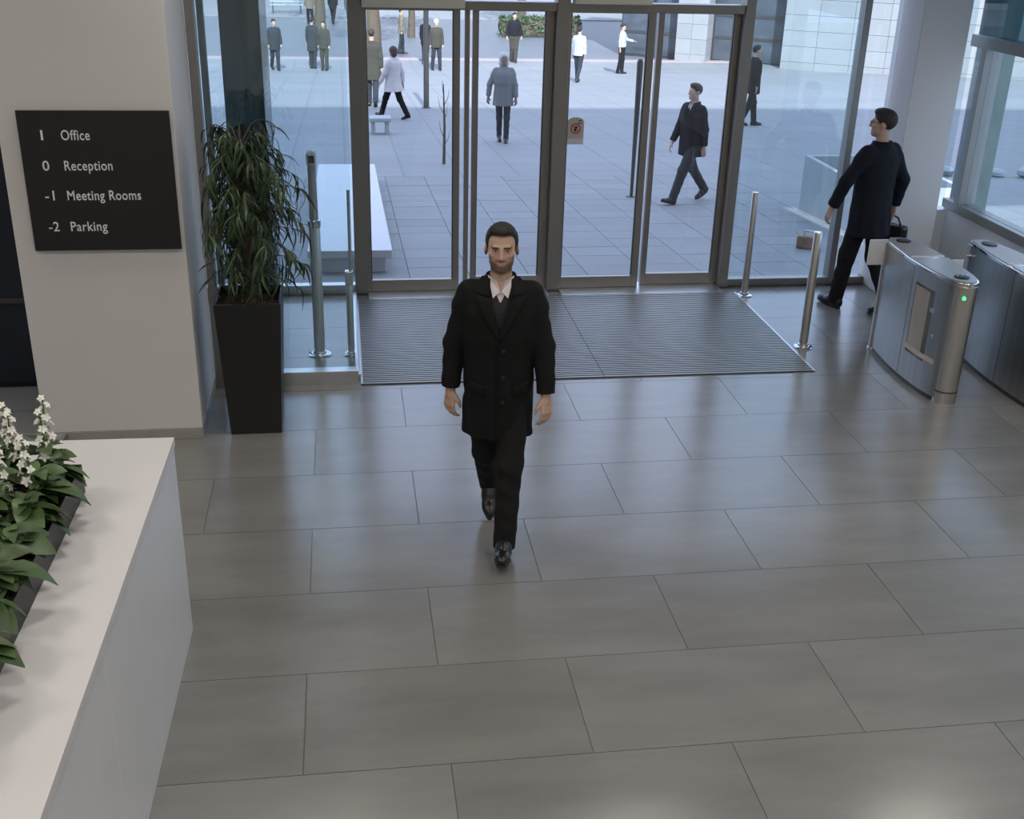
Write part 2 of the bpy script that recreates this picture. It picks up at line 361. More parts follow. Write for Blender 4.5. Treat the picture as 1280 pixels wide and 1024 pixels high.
# ------------------------------------------------------------------ steel posts by the mat
def barrier_post(x, y, h, r, label, plate=.075, extra=None):
    o = tag(empty('barrier_post', (x, y, 0)), label, 'post')
    MB().lathe([(plate, 0), (plate, .008), (plate-.008, .014), (r+.012, .016), (r+.008, .03), (r, .032)], 28).build('base_flange', M_chrome, o, True)
    MB().lathe([(r, .03), (r, h-.006), (r-.003, h)], 28).build('tube', M_steel, o, True)
    MB().lathe([(r-.003, h-.002), (r-.004, h+.004), (.006, h+.006)], 24).build('cap', M_chrome, o, True)
    return o
barrier_post(3.605, 8.19, .945, .034, 'brushed steel post on a round flange at the front corner of the mat')
barrier_post(3.56, 9.52, .945, .03, 'brushed steel post beside the sidelight at the rear corner of the mat', .07)
o = barrier_post(.0, 8.29, .66, .026, 'slim steel post with clamp at the edge of the mat by the glass lobby', .06)
MB().box(-.03, .03, -.03, .03, .56, .67).build('clamp', M_chrome, o, bevel=.008)
MB().tube([(.012, 0, .64), (.014, 0, 1.28)], .012, 12).build('upper_rod', M_steel, o, True)
o = barrier_post(-.24, 8.31, 1.02, .042, 'thick steel column with curved head modelled from a reflection inside the glass lobby', .088)
MB().lathe([(.046, 1.0), (.048, 1.01), (.048, 1.05), (.04, 1.055)], 24).build('collar', M_chrome, o, True)
MB().tube([(.0, 0, 1.04), (.0, 0, 1.32), (.0, 0, 1.46), (-.004, -.02, 1.52), (-.008, -.05, 1.545)], [.033, .031, .03, .03, .026], 16).build('upper_tube', M_steel, o, True)  # upper tube and head give solid shape to a reflection above the post
MB().box(-.035, .035, -.085, -.02, 1.47, 1.56).build('reflected_head', M_white, o, bevel=.015)
MB().box(-.022, .022, -.087, -.084, 1.485, 1.54).build('reflected_head_face', M_black, o)

# ------------------------------------------------------------------ sign
def sign():
    o = tag(empty('directory_sign', (-1.4025, 6.84, 1.267)), 'black directory sign with white floor names on the white wall', 'sign')
    MB().box(-.4175, .4175, -.012, .008, 0, .81).build('panel', M_signblk, o, bevel=.002)
    for x in (-.3, .3):
        for z in (.12, .69): MB().tube([(x, .006, z), (x, .02, z)], .014, 10).build('spacer', M_steel, o)
    def word(t, x, z, w, h):
        cu = bpy.data.curves.new('t', 'FONT'); cu.body = t; cu.size = .1; cu.extrude = .004; cu.offset = .0008; cu.space_character = 1.08
        to = bpy.data.objects.new('t', cu); COL.objects.link(to)
        dg = bpy.context.evaluated_depsgraph_get(); me = bpy.data.meshes.new_from_object(to.evaluated_get(dg))
        bpy.data.objects.remove(to)
        co = np.empty(len(me.vertices)*3); me.vertices.foreach_get('co', co); co = co.reshape(-1, 3)
        co[:, 0] -= co[:, 0].min(); sx = w/co[:, 0].max(); sy = h/.1/.70   # cap height about 0.70 em
        co = np.stack([co[:, 0]*sx, -co[:, 2]*.3, co[:, 1]*sy], 1)
        me.vertices.foreach_set('co', co.ravel()); me.update(); me.materials.clear(); me.materials.append(M_signtxt)
        link('lettering', me, None, o, (x+1.4025, -.0125, z-1.267))
    for t, w, x, z in (('1', .012, -1.700, 1.914), ('Office', .156, -1.590, 1.914), ('0', .037, -1.713, 1.741), ('Reception', .265, -1.593, 1.741),
                       ('-1', .052, -1.722, 1.568), ('Meeting Rooms', .411, -1.598, 1.568), ('-2', .058, -1.725, 1.385), ('Parking', .206, -1.602, 1.385)):
        word(t, x, z, w, .056)
sign()

# ------------------------------------------------------------------ reception desk
def desk():
    o = tag(empty('reception_desk', (-1.5, 3.2, 0), R(-1.2)), 'white reception desk with a glossy pale front beside the grey floor', 'desk')
    bx('worktop', M_desk, (-.75, .681, -1.9, 1.525, .972, 1.012), o, .002)
    bx('front_panel', M_deskside, (.640, .676, -1.9, .0, .0, .972), o, .002); bx('front_panel', M_deskside, (.640, .676, .003, 1.52, .0, .972), o, .002)
    bx('end_panel', M_desk, (-.74, .64, 1.485, 1.52, .0, .972), o, .002)
    bx('back_panel', M_desk, (-.74, -.70, -1.9, 1.485, .0, .972), o, .002)
    bx('near_panel', M_desk, (-.70, .64, -1.9, -1.86, .0, .972), o, .002)
desk()

# trough of flowers on the desk
def leaf_mesh(name, L, W, droop, m, n=5, cup=.25, fold=0):
    v, f = [], []
    for i in range(n+1):
        t = i/n; wd = W*math.sin(math.pi*min(1, t*.93+.06))**.8*(1-.25*t) if i < n else 0.002
        x = L*t*(1-.25*droop*t); z = -droop*L*t*t*.6+.12*L*t
        v += [(x, -wd, z+cup*wd), (x, 0, z), (x, wd, z+cup*wd)]
    for i in range(n):
        a = i*3; f += [(a, a+3, a+4, a+1), (a+1, a+4, a+5, a+2)]
    return MB().add(v, f).mesh(name, m, True)
LEAF2 = [leaf_mesh('leaf', L, W, d, M_leaf2) for L, W, d in ((.12, .036, .5), (.10, .034, .9), (.14, .040, .7), (.085, .03, .3))]
def floret_mesh():
    mb = MB()
    for k in range(5):
        a = 2*math.pi*k/5; c, s = math.cos(a), math.sin(a)
        pts = [(0, 0, 0), (.011, -.007, .004), (.021, 0, .001), (.011, .007, .004)]
        mb.add([(x*c-y*s, x*s+y*c, z) for x, y, z in pts], [(0, 1, 2, 3)])
    mb.lathe([(.003, -.012), (.004, 0), (.002, .005)], 6)
    return mb.mesh('floret', M_petal, True)
FLORET = floret_mesh()
from mathutils import Euler
from mathutils.bvhtree import BVHTree
def mesh_data(me):
    co = np.empty(len(me.vertices)*3); me.vertices.foreach_get('co', co); return co.reshape(-1, 3), [tuple(p.vertices) for p in me.polygons]
def placed(co, loc, rot, sc): return co@(np.array(Euler(rot).to_matrix()).T*sc)+np.array(loc)
def sampled(P_, fa):
    out = [P_]
    for q in fa:
        A = P_[list(q)]
        for u in (.25, .5, .75):
            for v in (0, .33, .67, 1): out.append(((A[0]*(1-u)+A[1]*u)*(1-v)+(A[3]*(1-u)+A[2]*u)*v)[None, :])
    return np.concatenate(out)
def trough():
    zt = 1.135
    o = tag(empty('flower_trough', (-1.38, 3.30, 1.012), R(-1.2)), 'black rectangular flower trough standing on the white reception desk', 'planter')
    a, b, t = .29, .93, .012; h = zt-1.012
    bx('side_wall', M_black, (a-t, a, -b, b, 0, h), o, .001); bx('side_wall', M_black, (-a, -a+t, -b, b, 0, h), o, .001)
    bx('end_wall', M_black, (-a+t, a-t, b-t, b, 0, h), o, .001); bx('end_wall', M_black, (-a+t, a-t, -b, -b+t, 0, h), o, .001)
    bx('base', M_black, (-a+t, a-t, -b+t, b-t, 0, .01), o, 0)
    bx('soil', M_soil, (-a+t, a-t, -b+t, b-t, .01, h-.02), o, 0)
    rr = random.Random(3)
    spots = []
    for iy in range(8):
        for ix in range(3): spots.append((-1.44+.135*ix+rr.uniform(-.015, .015), 2.75+.198*iy+rr.uniform(-.03, .03)))
    LD = [mesh_data(m_) for m_ in LEAF2]; ca, sa = math.cos(R(1.2)), math.sin(R(1.2))
    def clear(W):           # world points of a leaf: free of walls, soil and desk
        dx, dy = W[:, 0]+1.38, W[:, 1]-3.30; lx, ly, lz = np.abs(dx*ca-dy*sa), np.abs(dx*sa+dy*ca), W[:, 2]-1.012; g_ = .003
        inx, iny = lx < a-t-g_, ly < b-t-g_; inside = inx & iny; outer = (lx > a+g_) | (ly > b+g_)
        return bool(np.all(np.where(inside, lz > h-.017, np.where(outer, lz > .004, lz > h+.003))))
    OBS = []                # obstacles placed so far: centre, tree, owner
    def hit(W, fa, own):
        c = W.mean(0); bt = BVHTree.FromPolygons([tuple(q) for q in W], fa); n = 0
        for c2, b2, o2 in OBS:
            if o2 != own and abs(c2[0]-c[0]) < .24 and abs(c2[1]-c[1]) < .24 and abs(c2[2]-c[2]) < .24 and bt.overlap(b2): n += 1
        return n, bt, c
    plants = []
    for pi, (x, y) in enumerate(spots):          # stems and flower spikes first, leaves find room between them
        edge = x > -1.21; far = y > 3.95
        bloom = y > 3.85 or (x < -1.24 and y > 3.70) or (x < -1.25 and 3.3 < y < 3.5)
        base = (x, y, zt-.022); p = empty('flowering_plant', base); ht = rr.uniform(.10, .15)
        mb = MB().tube([(0, 0, -.01), (.008, .004, ht*.6), (.004, .01, ht)], [.006, .005, .003], 6)
        def note(mb): W = np.array(mb.v)+np.array(base); OBS.append((W.mean(0), BVHTree.FromPolygons([tuple(q) for q in W], mb.f), pi))
        note(mb); mb.build('stem', M_stem, p, True)
        if bloom:
            for q in range(2 if far else 1):
                bxx, byy = rr.uniform(-.035, .035), rr.uniform(-.03, .03) if not far else (-.03 if q == 0 else .03); top = ht+rr.uniform(.13, .21)
                mb = MB().tube([(bxx*.3, byy*.3, ht*.5), (bxx, byy, top)], [.005, .003], 6); note(mb)
                sp = mb.build('flower_spike', M_stem, p, True); fco, ffa = mesh_data(FLORET)
                for k in range(16):
                    zz = ht*.75+(top-ht*.75)*k/15; an = k*2.4; rad = .022*(1.15-.6*k/15); l_ = (bxx+rad*math.cos(an), byy+rad*math.sin(an), zz); r_ = (0, 1.15-.4*k/15, an); s_ = 1.15-.35*k/15
                    fo = link('floret', FLORET, None, sp, l_); fo.rotation_euler = r_; fo.scale = (s_, s_, s_)
                    W = placed(fco, l_, r_, s_)+np.array(base); OBS.append((W.mean(0), BVHTree.FromPolygons([tuple(q_) for q_ in W], ffa), pi))
            tag(p, 'white flower spikes above green leaves in the black desk trough', 'flower', 'flowering plants in the desk trough')
        else: tag(p, 'broad leafy green plant without blooms in the black desk trough', 'plant', 'leafy plants in the desk trough')
        plants.append((pi, p, base, ht, edge))
    nl = 24
    for i in range(nl):                          # one whorl of every plant at a time
        for pi, p, base, ht, edge in plants:
            best = None; hang = edge and i % 4 == 0
            for tr_ in range(46):
                t_ = i/nl; z = .02+ht*t_; an = i*2.4+rr.uniform(-.3, .3)+(0 if tr_ < 6 else rr.uniform(-3.1, 3.1)); shrink = 1-.014*max(0, tr_-5)
                sc = rr.uniform(.85, 1.25)*(1.08-.3*t_)*shrink; tilt = rr.uniform(-.45, .3)+.5*t_+.012*tr_
                if hang: an = rr.uniform(-.9, .9); z = .05+.03*rr.random(); tilt = -.1+.012*tr_; sc *= 1.25
                k = rr.randrange(4); rot = (rr.uniform(-.4, .4), -tilt, an); co, fa = LD[k]
                W = placed(co, (0, 0, z), rot, sc)+np.array(base)
                if not clear(sampled(W, fa)): continue
                n, bt, c = hit(W, fa, pi)
                if best is None or n < best[0]: best = (n, bt, c, k, z, rot, sc)
                if n == 0: break
            if best is None: continue
            n, bt, c, k, z, rot, sc = best; OBS.append((c, bt, pi))
            l = link('leaf', LEAF2[k], None, p, (0, 0, z)); l.rotation_euler = rot; l.scale = (sc, sc, sc)
trough()

# ------------------------------------------------------------------ tall planter and ficus
def planter():
    o = tag(empty('tall_planter', (-.63, 7.06, 0)), 'tall black tapered square planter beside the glass lobby', 'planter')
    h = .90; b = .162; t = .205; th = .016
    sh = MB()
    ob = [(-b, -b), (b, -b), (b, b), (-b, b)]; ot = [(-t, -t), (t, -t), (t, t), (-t, t)]; it = [(-t+th, -t+th), (t-th, -t+th), (t-th, t-th), (-t+th, t-th)]
    k = .09; ti = t-th-.005; im = [(-ti, -ti), (ti, -ti), (ti, ti), (-ti, ti)]
    v = [(x, y, 0) for x, y in ob]+[(x, y, h) for x, y in ot]+[(x, y, h) for x, y in it]+[(x, y, h-k) for x, y in im]
    f = [(3, 2, 1, 0)]+[(i, (i+1) % 4, 4+(i+1) % 4, 4+i) for i in range(4)]+[(4+i, 4+(i+1) % 4, 8+(i+1) % 4, 8+i) for i in range(4)]+[(8+i, 8+(i+1) % 4, 12+(i+1) % 4, 12+i) for i in range(4)]+[(12, 13, 14, 15)]
    sh.add(v, f).build('pot', M_black, o, bevel=.002)
    v = []; f = []; n = 14; rr = random.Random(2)
    for i in range(n+1):
        for j in range(n+1): v.append((-ti+2*ti*i/n, -ti+2*ti*j/n, h-.055+rr.uniform(-.01, .012)))
    f = [(i*(n+1)+j, (i+1)*(n+1)+j, (i+1)*(n+1)+j+1, i*(n+1)+j+1) for i in range(n) for j in range(n)]
    MB().add(v, f).build('bark_mulch', M_soil, o)
planter()
def ficus():
    o = tag(empty('ficus_tree', (-.62, 7.06, .84)), 'narrow leaved drooping ficus growing in the tall black planter', 'plant')
    rr = random.Random(11)
    MB().tube([(0, 0, 0), (.012, .005, .15), (-.006, .0, .35), (.01, .01, .6), (0, 0, .85), (.01, 0, .98)], [.033, .027, .024, .019, .012, .004], 10).build('trunk', M_bark, o, True)
    LE = [leaf_mesh('leaf', L, .0085, d, M_leaf, 5, .4) for L, d in ((.15, 1.1), (.18, 1.6), (.13, .7), (.16, 1.9))]
    LDF = [mesh_data(m_) for m_ in LE]; twigs = MB(); leaves = []
    for i in range(78):
        z0 = .16+.84*(i/78)**.85+rr.uniform(-.03, .03); an = i*2.399+rr.uniform(-.3, .3)
        t = (z0-.16)/.8; reach = (.14+.23*math.sin(math.pi*min(1, .18+t*.72)))*rr.uniform(.75, 1.12); rise = .05+.13*t
        dx, dy = math.cos(an), math.sin(an)
        if dy > 0: dy *= .75
        if dx < -.2 and dy > -.75: reach = min(reach, .235/abs(dx))
        pts = []
        for k in range(6):
            s = k/5; pts.append((dx*reach*s+rr.uniform(-.008, .008), dy*reach*s+rr.uniform(-.008, .008), z0+rise*math.sin(s*2.0)-.10*s*s*(1-t*.4)))
        twigs.tube(pts, [.006, .005, .004, .003, .0025, .0015], 5)
        for k in range(19):
            s = rr.uniform(.18 if t < .8 else .02, 1.0); q = min(4, int(s*5)); u = s*5-q
            p = [pts[q][c]*(1-u)+pts[q+1][c]*u for c in range(3)]
            if p[0] < -.27 and p[1] > -.22: continue
            a2 = an+rr.uniform(-1.25, 1.25)
            if p[0]+.19*math.cos(a2) < -.33 and p[1]+.19*math.sin(a2) > -.215: continue
            tilt = rr.uniform(.1, 1.05)
            rx_, sc_, k_ = rr.uniform(-.6, .6), rr.uniform(.75, 1.15), rr.randrange(4); co, fa = LDF[k_]
            for tr_ in range(30):       # lift any leaf that would touch the rim or the mulch
                W = sampled(placed(co, p, (rx_, tilt, a2), sc_), fa); ax_, ay_ = np.abs(W[:, 0]+.01), np.abs(W[:, 1]); m_ = np.maximum(ax_, ay_); pot = (m_ < .212); inner = m_ < .183
                if not np.any((pot & ~inner & (W[:, 2] < .064)) | (inner & (W[:, 2] < .025)) | (W[:, 2] < -.78)): break
                tilt -= .12; sc_ *= .97
            leaves.append((p, (rx_, tilt, a2), sc_, k_))
    twigs.build('branches', M_bark, o, True)
    # the 300 nearest the lobby are single leaves, the rest one foliage mesh
    order = sorted(range(len(leaves)), key=lambda i: leaves[i][0][1])
    single = set(order[:300]); sv, sf = [], []
    data = []
    for me in LE:
        co = np.empty(len(me.vertices)*3); me.vertices.foreach_get('co', co); data.append((co.reshape(-1, 3), [tuple(p.vertices) for p in me.polygons]))
    for i, (p, r, s, k) in enumerate(leaves):
        if i in single:
            l = link('leaf', LE[k], None, o, p, r); l.scale = (s, s, s)
        else:
            from mathutils import Euler
            Mx = np.array(Euler(r).to_matrix())*s; co, fa = data[k]
            n = len(sv); sv += [tuple(x) for x in (co@Mx.T+np.array(p))]; sf += [tuple(j+n for j in q) for q in fa]
    fo = MB().add(sv, sf).build('foliage', M_leaf, o, True); fo['kind'] = 'stuff'
ficus()

# ------------------------------------------------------------------ turnstiles
def smooth_poly(pts, n=6):
    out = []; N = len(pts)
    for i in range(N):
        p0, p1, p2, p3 = (np.array(pts[(i+k-1) % N]) for k in range(4))
        for j in range(n):
            t = j/n; out.append(tuple(.5*((2*p1)+(-p0+p2)*t+(2*p0-5*p1+4*p2-p3)*t*t+(-p0+3*p1-3*p2+p3)*t**3)))
    return out
def turnstile(x, y, label, cabinet_mat, ly=1.0, window=True):
    o = tag(empty('turnstile', (x, y, 0)), label, 'turnstile')
    H = .905
    # plan: rear at +Y (0,1.2), front at -Y (.08,0); bulging sides
    outl = [(.00, 1.16), (-.045, .90), (-.068, .60), (-.060, .30), (-.025, .09), (.045, .005), (.125, .02), (.175, .12), (.205, .38), (.222, .66), (.205, .92), (.15, 1.15), (.075, 1.19)]
    outl = smooth_poly(outl, 5)
    cx, cy = .075, .6
    def off(s): return [(cx+(px-cx)*s, cy+(py-cy)*(1-(1-s)*.35)) for px, py in outl]
    MB().prism(off(.93), 0, .05).build('plinth', M_alud, o, True)
    # side skins left and right with a window in the visible side
    body = MB().prism(outl, .035, H-.03); b_ = body.build('cabinet', cabinet_mat, o, True)
    top = MB().prism(off(1.03), H-.03, H-.002).build('top_edge', M_chrome, o, True, bevel=.004)
    rear = [p for p in off(.94) if p[1] > .63]; rear.sort(key=lambda p: math.atan2(p[1]-.9, p[0]-cx))
    MB().prism(rear, H-.004, H+.003).build('rear_top_plate', mat('warm_grey_plate', (.30, .27, .25), .35, .3, noise=(8, .06, (1, 1, 1))), o)
    front = [p for p in off(.94) if p[1] < .62]; front.sort(key=lambda p: math.atan2(p[1]-.3, p[0]-cx))
    MB().prism(front, H-.004, H+.006).build('front_top_plate', mat('pale_grey_plate', (.34, .36, .37), .3, .4, noise=(8, .06, (1, 1, 1))), o)
    MB().tube([(-.05, .66, H), (-.03, .645, H+.006), (.075, .62, H+.008), (.18, .645, H+.006), (.205, .66, H)], .006, 8).build('plate_rim', M_white, o, True)
    rp = MB(); rp.lathe([(.055, H+.003), (.055, H+.010), (.04, H+.013), (.01, H+.013)], 24, (.085, 1.07)); rp.build('sensor_ring', M_black, o, True)
    rd = MB(); rd.lathe([(.052, H+.005), (.052, H+.012), (.035, H+.016), (.008, H+.016)], 24, (.065, .13)); rd.build('card_reader', M_black, o, True)
    for k in range(3):
        MB().tube([(.03+.035*k, .13, H+.016), (.045+.035*k, .145, H+.018)], .004, 6).build('reader_mark', M_white, o)
    # rounded front column and rear post
    MB().lathe([(.085, .0), (.085, H-.03), (.083, H-.028)], 28, (.072, .078)).build('front_column', M_steel, o, True)
    MB().lathe([(.087, .085), (.0885, .088), (.0885, .093), (.087, .096)], 28, (.072, .078)).build('base_ring', M_alud, o, True)
    MB().lathe([(.045, 0), (.045, .012), (.036, .014), (.036, H-.03)], 20, (.012, 1.145)).build('rear_post', M_steel, o, True)
    # window on the left flank
    def sx(t): # outer x of left flank at y
        ys = [.0, .09, .30, .60, .90, 1.16]; xs = [.0, -.025, -.060, -.068, -.045, 0]; return float(np.interp(t, ys, xs))
    def flank(name, y0, y1, z0, z1, d, m, th=.006):
        v = []; n = 8
        for i in range(n+1):
            t = y0+(y1-y0)*i/n
            for z in (z0, z1): v += [(sx(t)-d, t, z), (sx(t)-d+th, t, z)]
        f = []
        for i in range(n):
            a = i*4; b = a+4; f += [(a, b, b+2, a+2), (a+1, a+3, b+3, b+1), (a+2, b+2, b+3, a+3), (a, a+1, b+1, b)]
        f += [(0, 2, 3, 1), (n*4, n*4+1, n*4+3, n*4+2)]
        return MB().add(v, f).build(name, m, o, True)
    flank('seam', .545, .549, .04, H-.03, .0030, M_alud); 
    if window:
     flank('window_frame', .115, .505, .225, .795, .0035, M_steeld)
     flank('window_glass', .135, .485, .245, .775, .0045, mat('warm_smoked_window', (.16, .15, .13), .08, .6, noise=(3, .5, (1, 4, 1))))
     flank('inner_cover', .28, .475, .27, .755, .0055, mat('beige_cover', (.42, .36, .28), .3, .3, noise=(4, .1, (1, 4, 1))))
     flank('latch', .20, .25, .62, .65, .008, M_chrome); flank('latch', .165, .19, .44, .47, .008, M_chrome)
     flank('bottom_strip', .12, .50, .265, .30, .007, mat('pale_pink_strip', (.55, .45, .40), .4, noise=(6, .2, (1, 1, 1))))
    MB().tube([(.045, .02, .80), (.03, -.012, .80)], .012, 12).build('status_light', M_led, o)
    # flaps
    if window: MB().box(-.155, .0, 1.135, 1.147, .70, .905).build('flap', M_frost, o, bevel=.012)
    else: MB().tube([(.0, 1.12, .80), (-.06, 1.12, .80)], .01, 8).build('stub', M_steel, o)
    MB().box(.20, .34, .60, .612, .66, .895).build('flap', M_frost, o, bevel=.01)
    o.scale = (1, ly, 1)
    return o
turnstile(4.155, 6.975, 'brushed steel turnstile with smoked side window and green status light', M_steeld)
turnstile(4.80, 6.60, 'brushed steel turnstile beside the low white parapet', M_steeld, 1.24, False)

# ------------------------------------------------------------------ notice on the glass
def notice():
    o = tag(empty('door_notice', (1.983, 9.818, 1.31)), 'small round topped no entry style notice stuck on the glass door', 'notice')
    w_ = .073; pts = [(-w_, 0), (w_, 0), (w_, .19)]+[(w_*math.cos(a), .19+.042*math.sin(a)) for a in np.linspace(.3, math.pi-.3, 9)]+[(-w_, .19)]
    def plate(name, pts, y0, y1, m): 
        n = len(pts); v = [(x, y0, z) for x, z in pts]+[(x, y1, z) for x, z in pts]
        MB().add(v, [tuple(range(n)), tuple(range(2*n-1, n-1, -1))]+[(i, n+i, n+(i+1) % n, (i+1) % n) for i in range(n)]).build(name, m, o)
    plate('sheet', pts, 0, .002, M_notice)
    plate('lower_strip', [(-w_+.002, .004), (w_-.002, .004), (w_-.002, .05), (-w_+.002, .05)], -.001, .0, M_noticew)
    ring = MB(); n = 28; v = []
    for j in range(n):
        a = 2*math.pi*j/n
        for r in (.045, .034): v += [(r*math.cos(a), -.0015, .135+r*math.sin(a)), (r*math.cos(a), 0, .135+r*math.sin(a))]
    f = []
    for j in range(n):
        a = j*4; b = ((j+1) % n)*4; f += [(a, b, b+2, a+2), (a+1, a, b, b+1)]
    MB().add(v, f).build('red_ring', M_red, o)
    plate('bar', [(-.033, .160), (-.028, .165), (.033, .110), (.028, .105)], -.0022, -.0012, M_red)
    plate('symbol', [(-.012, .112), (.004, .110), (.006, .130), (.018, .142), (.010, .158), (-.006, .150), (-.014, .135)], -.0014, -.0004, M_black)
    for z in (.178, .20): plate('text_line', [(.02, z), (.055, z), (.055, z+.008), (.02, z+.008)], -.0012, 0, M_black)
notice()

# ------------------------------------------------------------------ outside: sloping plaza, road, buildings
SL = .07; ANG = math.atan(SL)
def gz(y): return -.15-SL*(y-10) if y < 45 else -2.6
def plaza():
    me = MB(); L = 35.2
    # near paving zone is recessed for the single slabs
    me.box(-1.8, 6.6, 0, 7.65, -.4, -.012)
    me.box(-60, -1.8, -16, L, -.4, 0).box(6.6, 90, -16, L, -.4, 0).box(-1.8, 6.6, 7.65, L, -.4, 0)
    o = struct(link('plaza_paving', me.mesh('plaza_paving', M_farpave)))
    o.location = (0, 10, -.15); o.rotation_euler = (-ANG, 0, 0)
    W_, D_ = .60, .45
    sm = MB().frus((-W_/2+.002, W_/2-.002, -D_/2+.002, D_/2-.002), (-W_/2+.004, W_/2-.004, -D_/2+.004, D_/2-.004), -.013, 0).mesh('paving_slab', M_stone)
    rr = random.Random(5)
    for i in range(14):
        for j in range(17):
            link('paving_slab', sm, None, o, (-1.8+W_*(i+.5), D_*(j+.5), rr.uniform(-.0015, .0015)))
    struct(MB().box(-60, 90, 44.9, 47.6, -3, -2.6).build('plaza_edge_paving', M_farpave))
    k = struct(MB().box(-60, 90, 47.6, 48.1, -3, -2.56).build('kerb', M_kerb))
    struct(MB().box(-60, 90, 48.1, 66, -3, -2.66).build('road', M_asph))
    struct(MB().box(-60, 90, 66, 110, -3, -2.58).build('far_pavement', M_farpave))
plaza()

def low_white_wall():
    o = empty('white_stone_bench', (.02, 14.2, gz(14.2))); o.rotation_euler = (-ANG, 0, 0)
    bx('seat_slab', M_white, (-.42, .42, -3.1, 3.1, .16, .24), o, .01); bx('plinth', M_white, (-.36, .36, -3.0, 3.0, -.03, .17), o, .01)
    tag(o, 'long low white stone bench on the paving outside the doors', 'bench')
low_white_wall()
o = empty('stone_stool', (.72, 23.4, gz(23.4))); bx('seat', M_conc, (-.22, .22, -.2, .2, .26, .34), o, .02); bx('leg', M_conc, (-.18, -.1, -.16, .16, -.03, .26), o, .01); bx('leg', M_conc, (.1, .18, -.16, .16, -.03, .26), o, .01)
tag(o, 'small grey stone stool standing alone on the plaza', 'stool')
def outdoor_planter():
    y0, y1, x0, x1, h = 12.5, 14.5, 6.05, 7.3, .66
    cx, cy = (x0+x1)/2, (y0+y1)/2; o = empty('concrete_planter', (cx, cy, gz(cy))); a, b = (x1-x0)/2, (y1-y0)/2; t = .07
    bx('side_wall', M_conc, (-a, -a+t, -b, b, -.1, h), o, .008); bx('side_wall', M_conc, (a-t, a, -b, b, -.1, h), o, .008)
    bx('end_wall', M_conc, (-a+t, a-t, b-t, b, -.1, h), o, .008); bx('end_wall', M_conc, (-a+t, a-t, -b, -b+t, -.1, h), o, .008)
    bx('soil', M_conc, (-a+t, a-t, -b+t, b-t, .0, .42), o, 0)
    tag(o, 'pale concrete box planter outside the tall sidelight', 'planter')
outdoor_planter()
o = empty('tan_block', (5.18, 12.0, gz(12)), R(-30)); bx('body', M_brown, (-.13, .13, -.06, .06, 0, .15), o, .02); MB().tube([(-.06, 0, .15), (-.05, 0, .20), (.05, 0, .20), (.06, 0, .15)], .01, 8).build('handle', M_steel, o, True)
tag(o, 'small tan case with a handle lying on the paving by the sidelight', 'case')
def pole(x, y, h, r0, r1, label):  # solid poles in place of post reflections in the door glass
    o = tag(empty('reflected_pole', (x, y, gz(y))), label, 'pole')
    MB().tube([(0, 0, -.05), (0, 0, h*.5), (0, 0, h)], [r0, (r0+r1)/2, r1], 12).build('shaft', M_alud, o, True)
    MB().lathe([(r0+.05, -.03), (r0+.05, .015), (r0+.01, .02)], 18).build('base_plate', M_alud, o, True)
    MB().lathe([(r1, h-.01), (r1*.7, h+.03), (.004, h+.04)], 12).build('cap', M_alud, o, True)
pole(2.05, 29.0, 3.0, .07, .06, 'slim dark pole standing for a reflection at the edge of the sunlit paving')
pole(4.0, 15.6, 1.85, .022, .045, 'slim dark pole standing for a reflection near the man in the open dark coat')
def reflected_twigs():  # solid twigs in place of thin lines reflected in the door glass
    o = tag(empty('reflected_twigs', (1.63, 19.0, gz(19))), 'thin bare twigs standing for a reflection on the shaded paving behind the leftmost door leaf', 'tree')
    MB().tube([(0, 0, -.05), (.01, 0, .6), (-.01, .0, 1.3)], [.028, .02, .008], 8).build('stem', M_bark, o, True)
    rr = random.Random(8)
    for k in range(7):
        z = .3+.13*k; a = k*2.4; MB().tube([(0, 0, z), (.07*math.cos(a), .05*math.sin(a), z+.12), (.10*math.cos(a), .08*math.sin(a), z+.27)], [.007, .005, .002], 5).build('twig', M_bark, o, True)
reflected_twigs()

def stone_building():
    A = Vector((12.6, 48.9, 0)); ang = math.atan2(-4.4, 7.43)
    o = empty('stone_building', (A.x, A.y, -2.9), ang)
    tag(o, 'pale stone clad building with dark glazing across the plaza', 'building')
    def b(n, m, d, bev=0): return bx(n, m, d, o, bev)
    H = 9.5
    b('core', M_stonew, (5.86, 30, .12, 6, 0, H)); b('core', M_stonew, (-1.4, 5.86, 2.5, 6, 0, H)); b('lintel', M_stonew, (-1.4, 5.8, .0, 2.5, 5.2, H))
    rows = 8; rh = .6; pw = 1.35
    pm = MB().frus((.006, pw-.006, .0, .12, ), (.006, pw-.006, .0, .12), .006, rh-.006).mesh('stone_panel', M_stonew)
    for r in range(rows):
        off = 0
        for k in range(14): link('stone_panel', pm, None, o, (5.8+pw*k, 0, r*rh))
    pm2 = MB().box(.006, .644, 0, 1.3, .006, rh-.006).mesh('stone_panel', M_stonew)
    for r in range(9):
        for k in range(2): link('stone_panel', pm2, None, o, (1.4+.65*k, 0, r*rh))
    b('column_core', M_stonew, (1.42, 2.68, .02, 1.28, 0, 5.2))
    for xa, xb in ((-1.3, .1), (.18, 1.38), (2.72, 4.2), (4.28, 5.75)):
        wd = b('window', M_alud, (xa, xb, 1.0, 1.1, 0, 5.2)); bx('pane', M_sglass, (xa+.06, xb-.06, .96, .99, .35, 5.1), wd, 0)
        for z in (1.2, 2.1, 3.0): bx('shelf', M_alud, (xa+.1, xb-.1, .93, .955, z, z+.12), wd, 0)
stone_building()
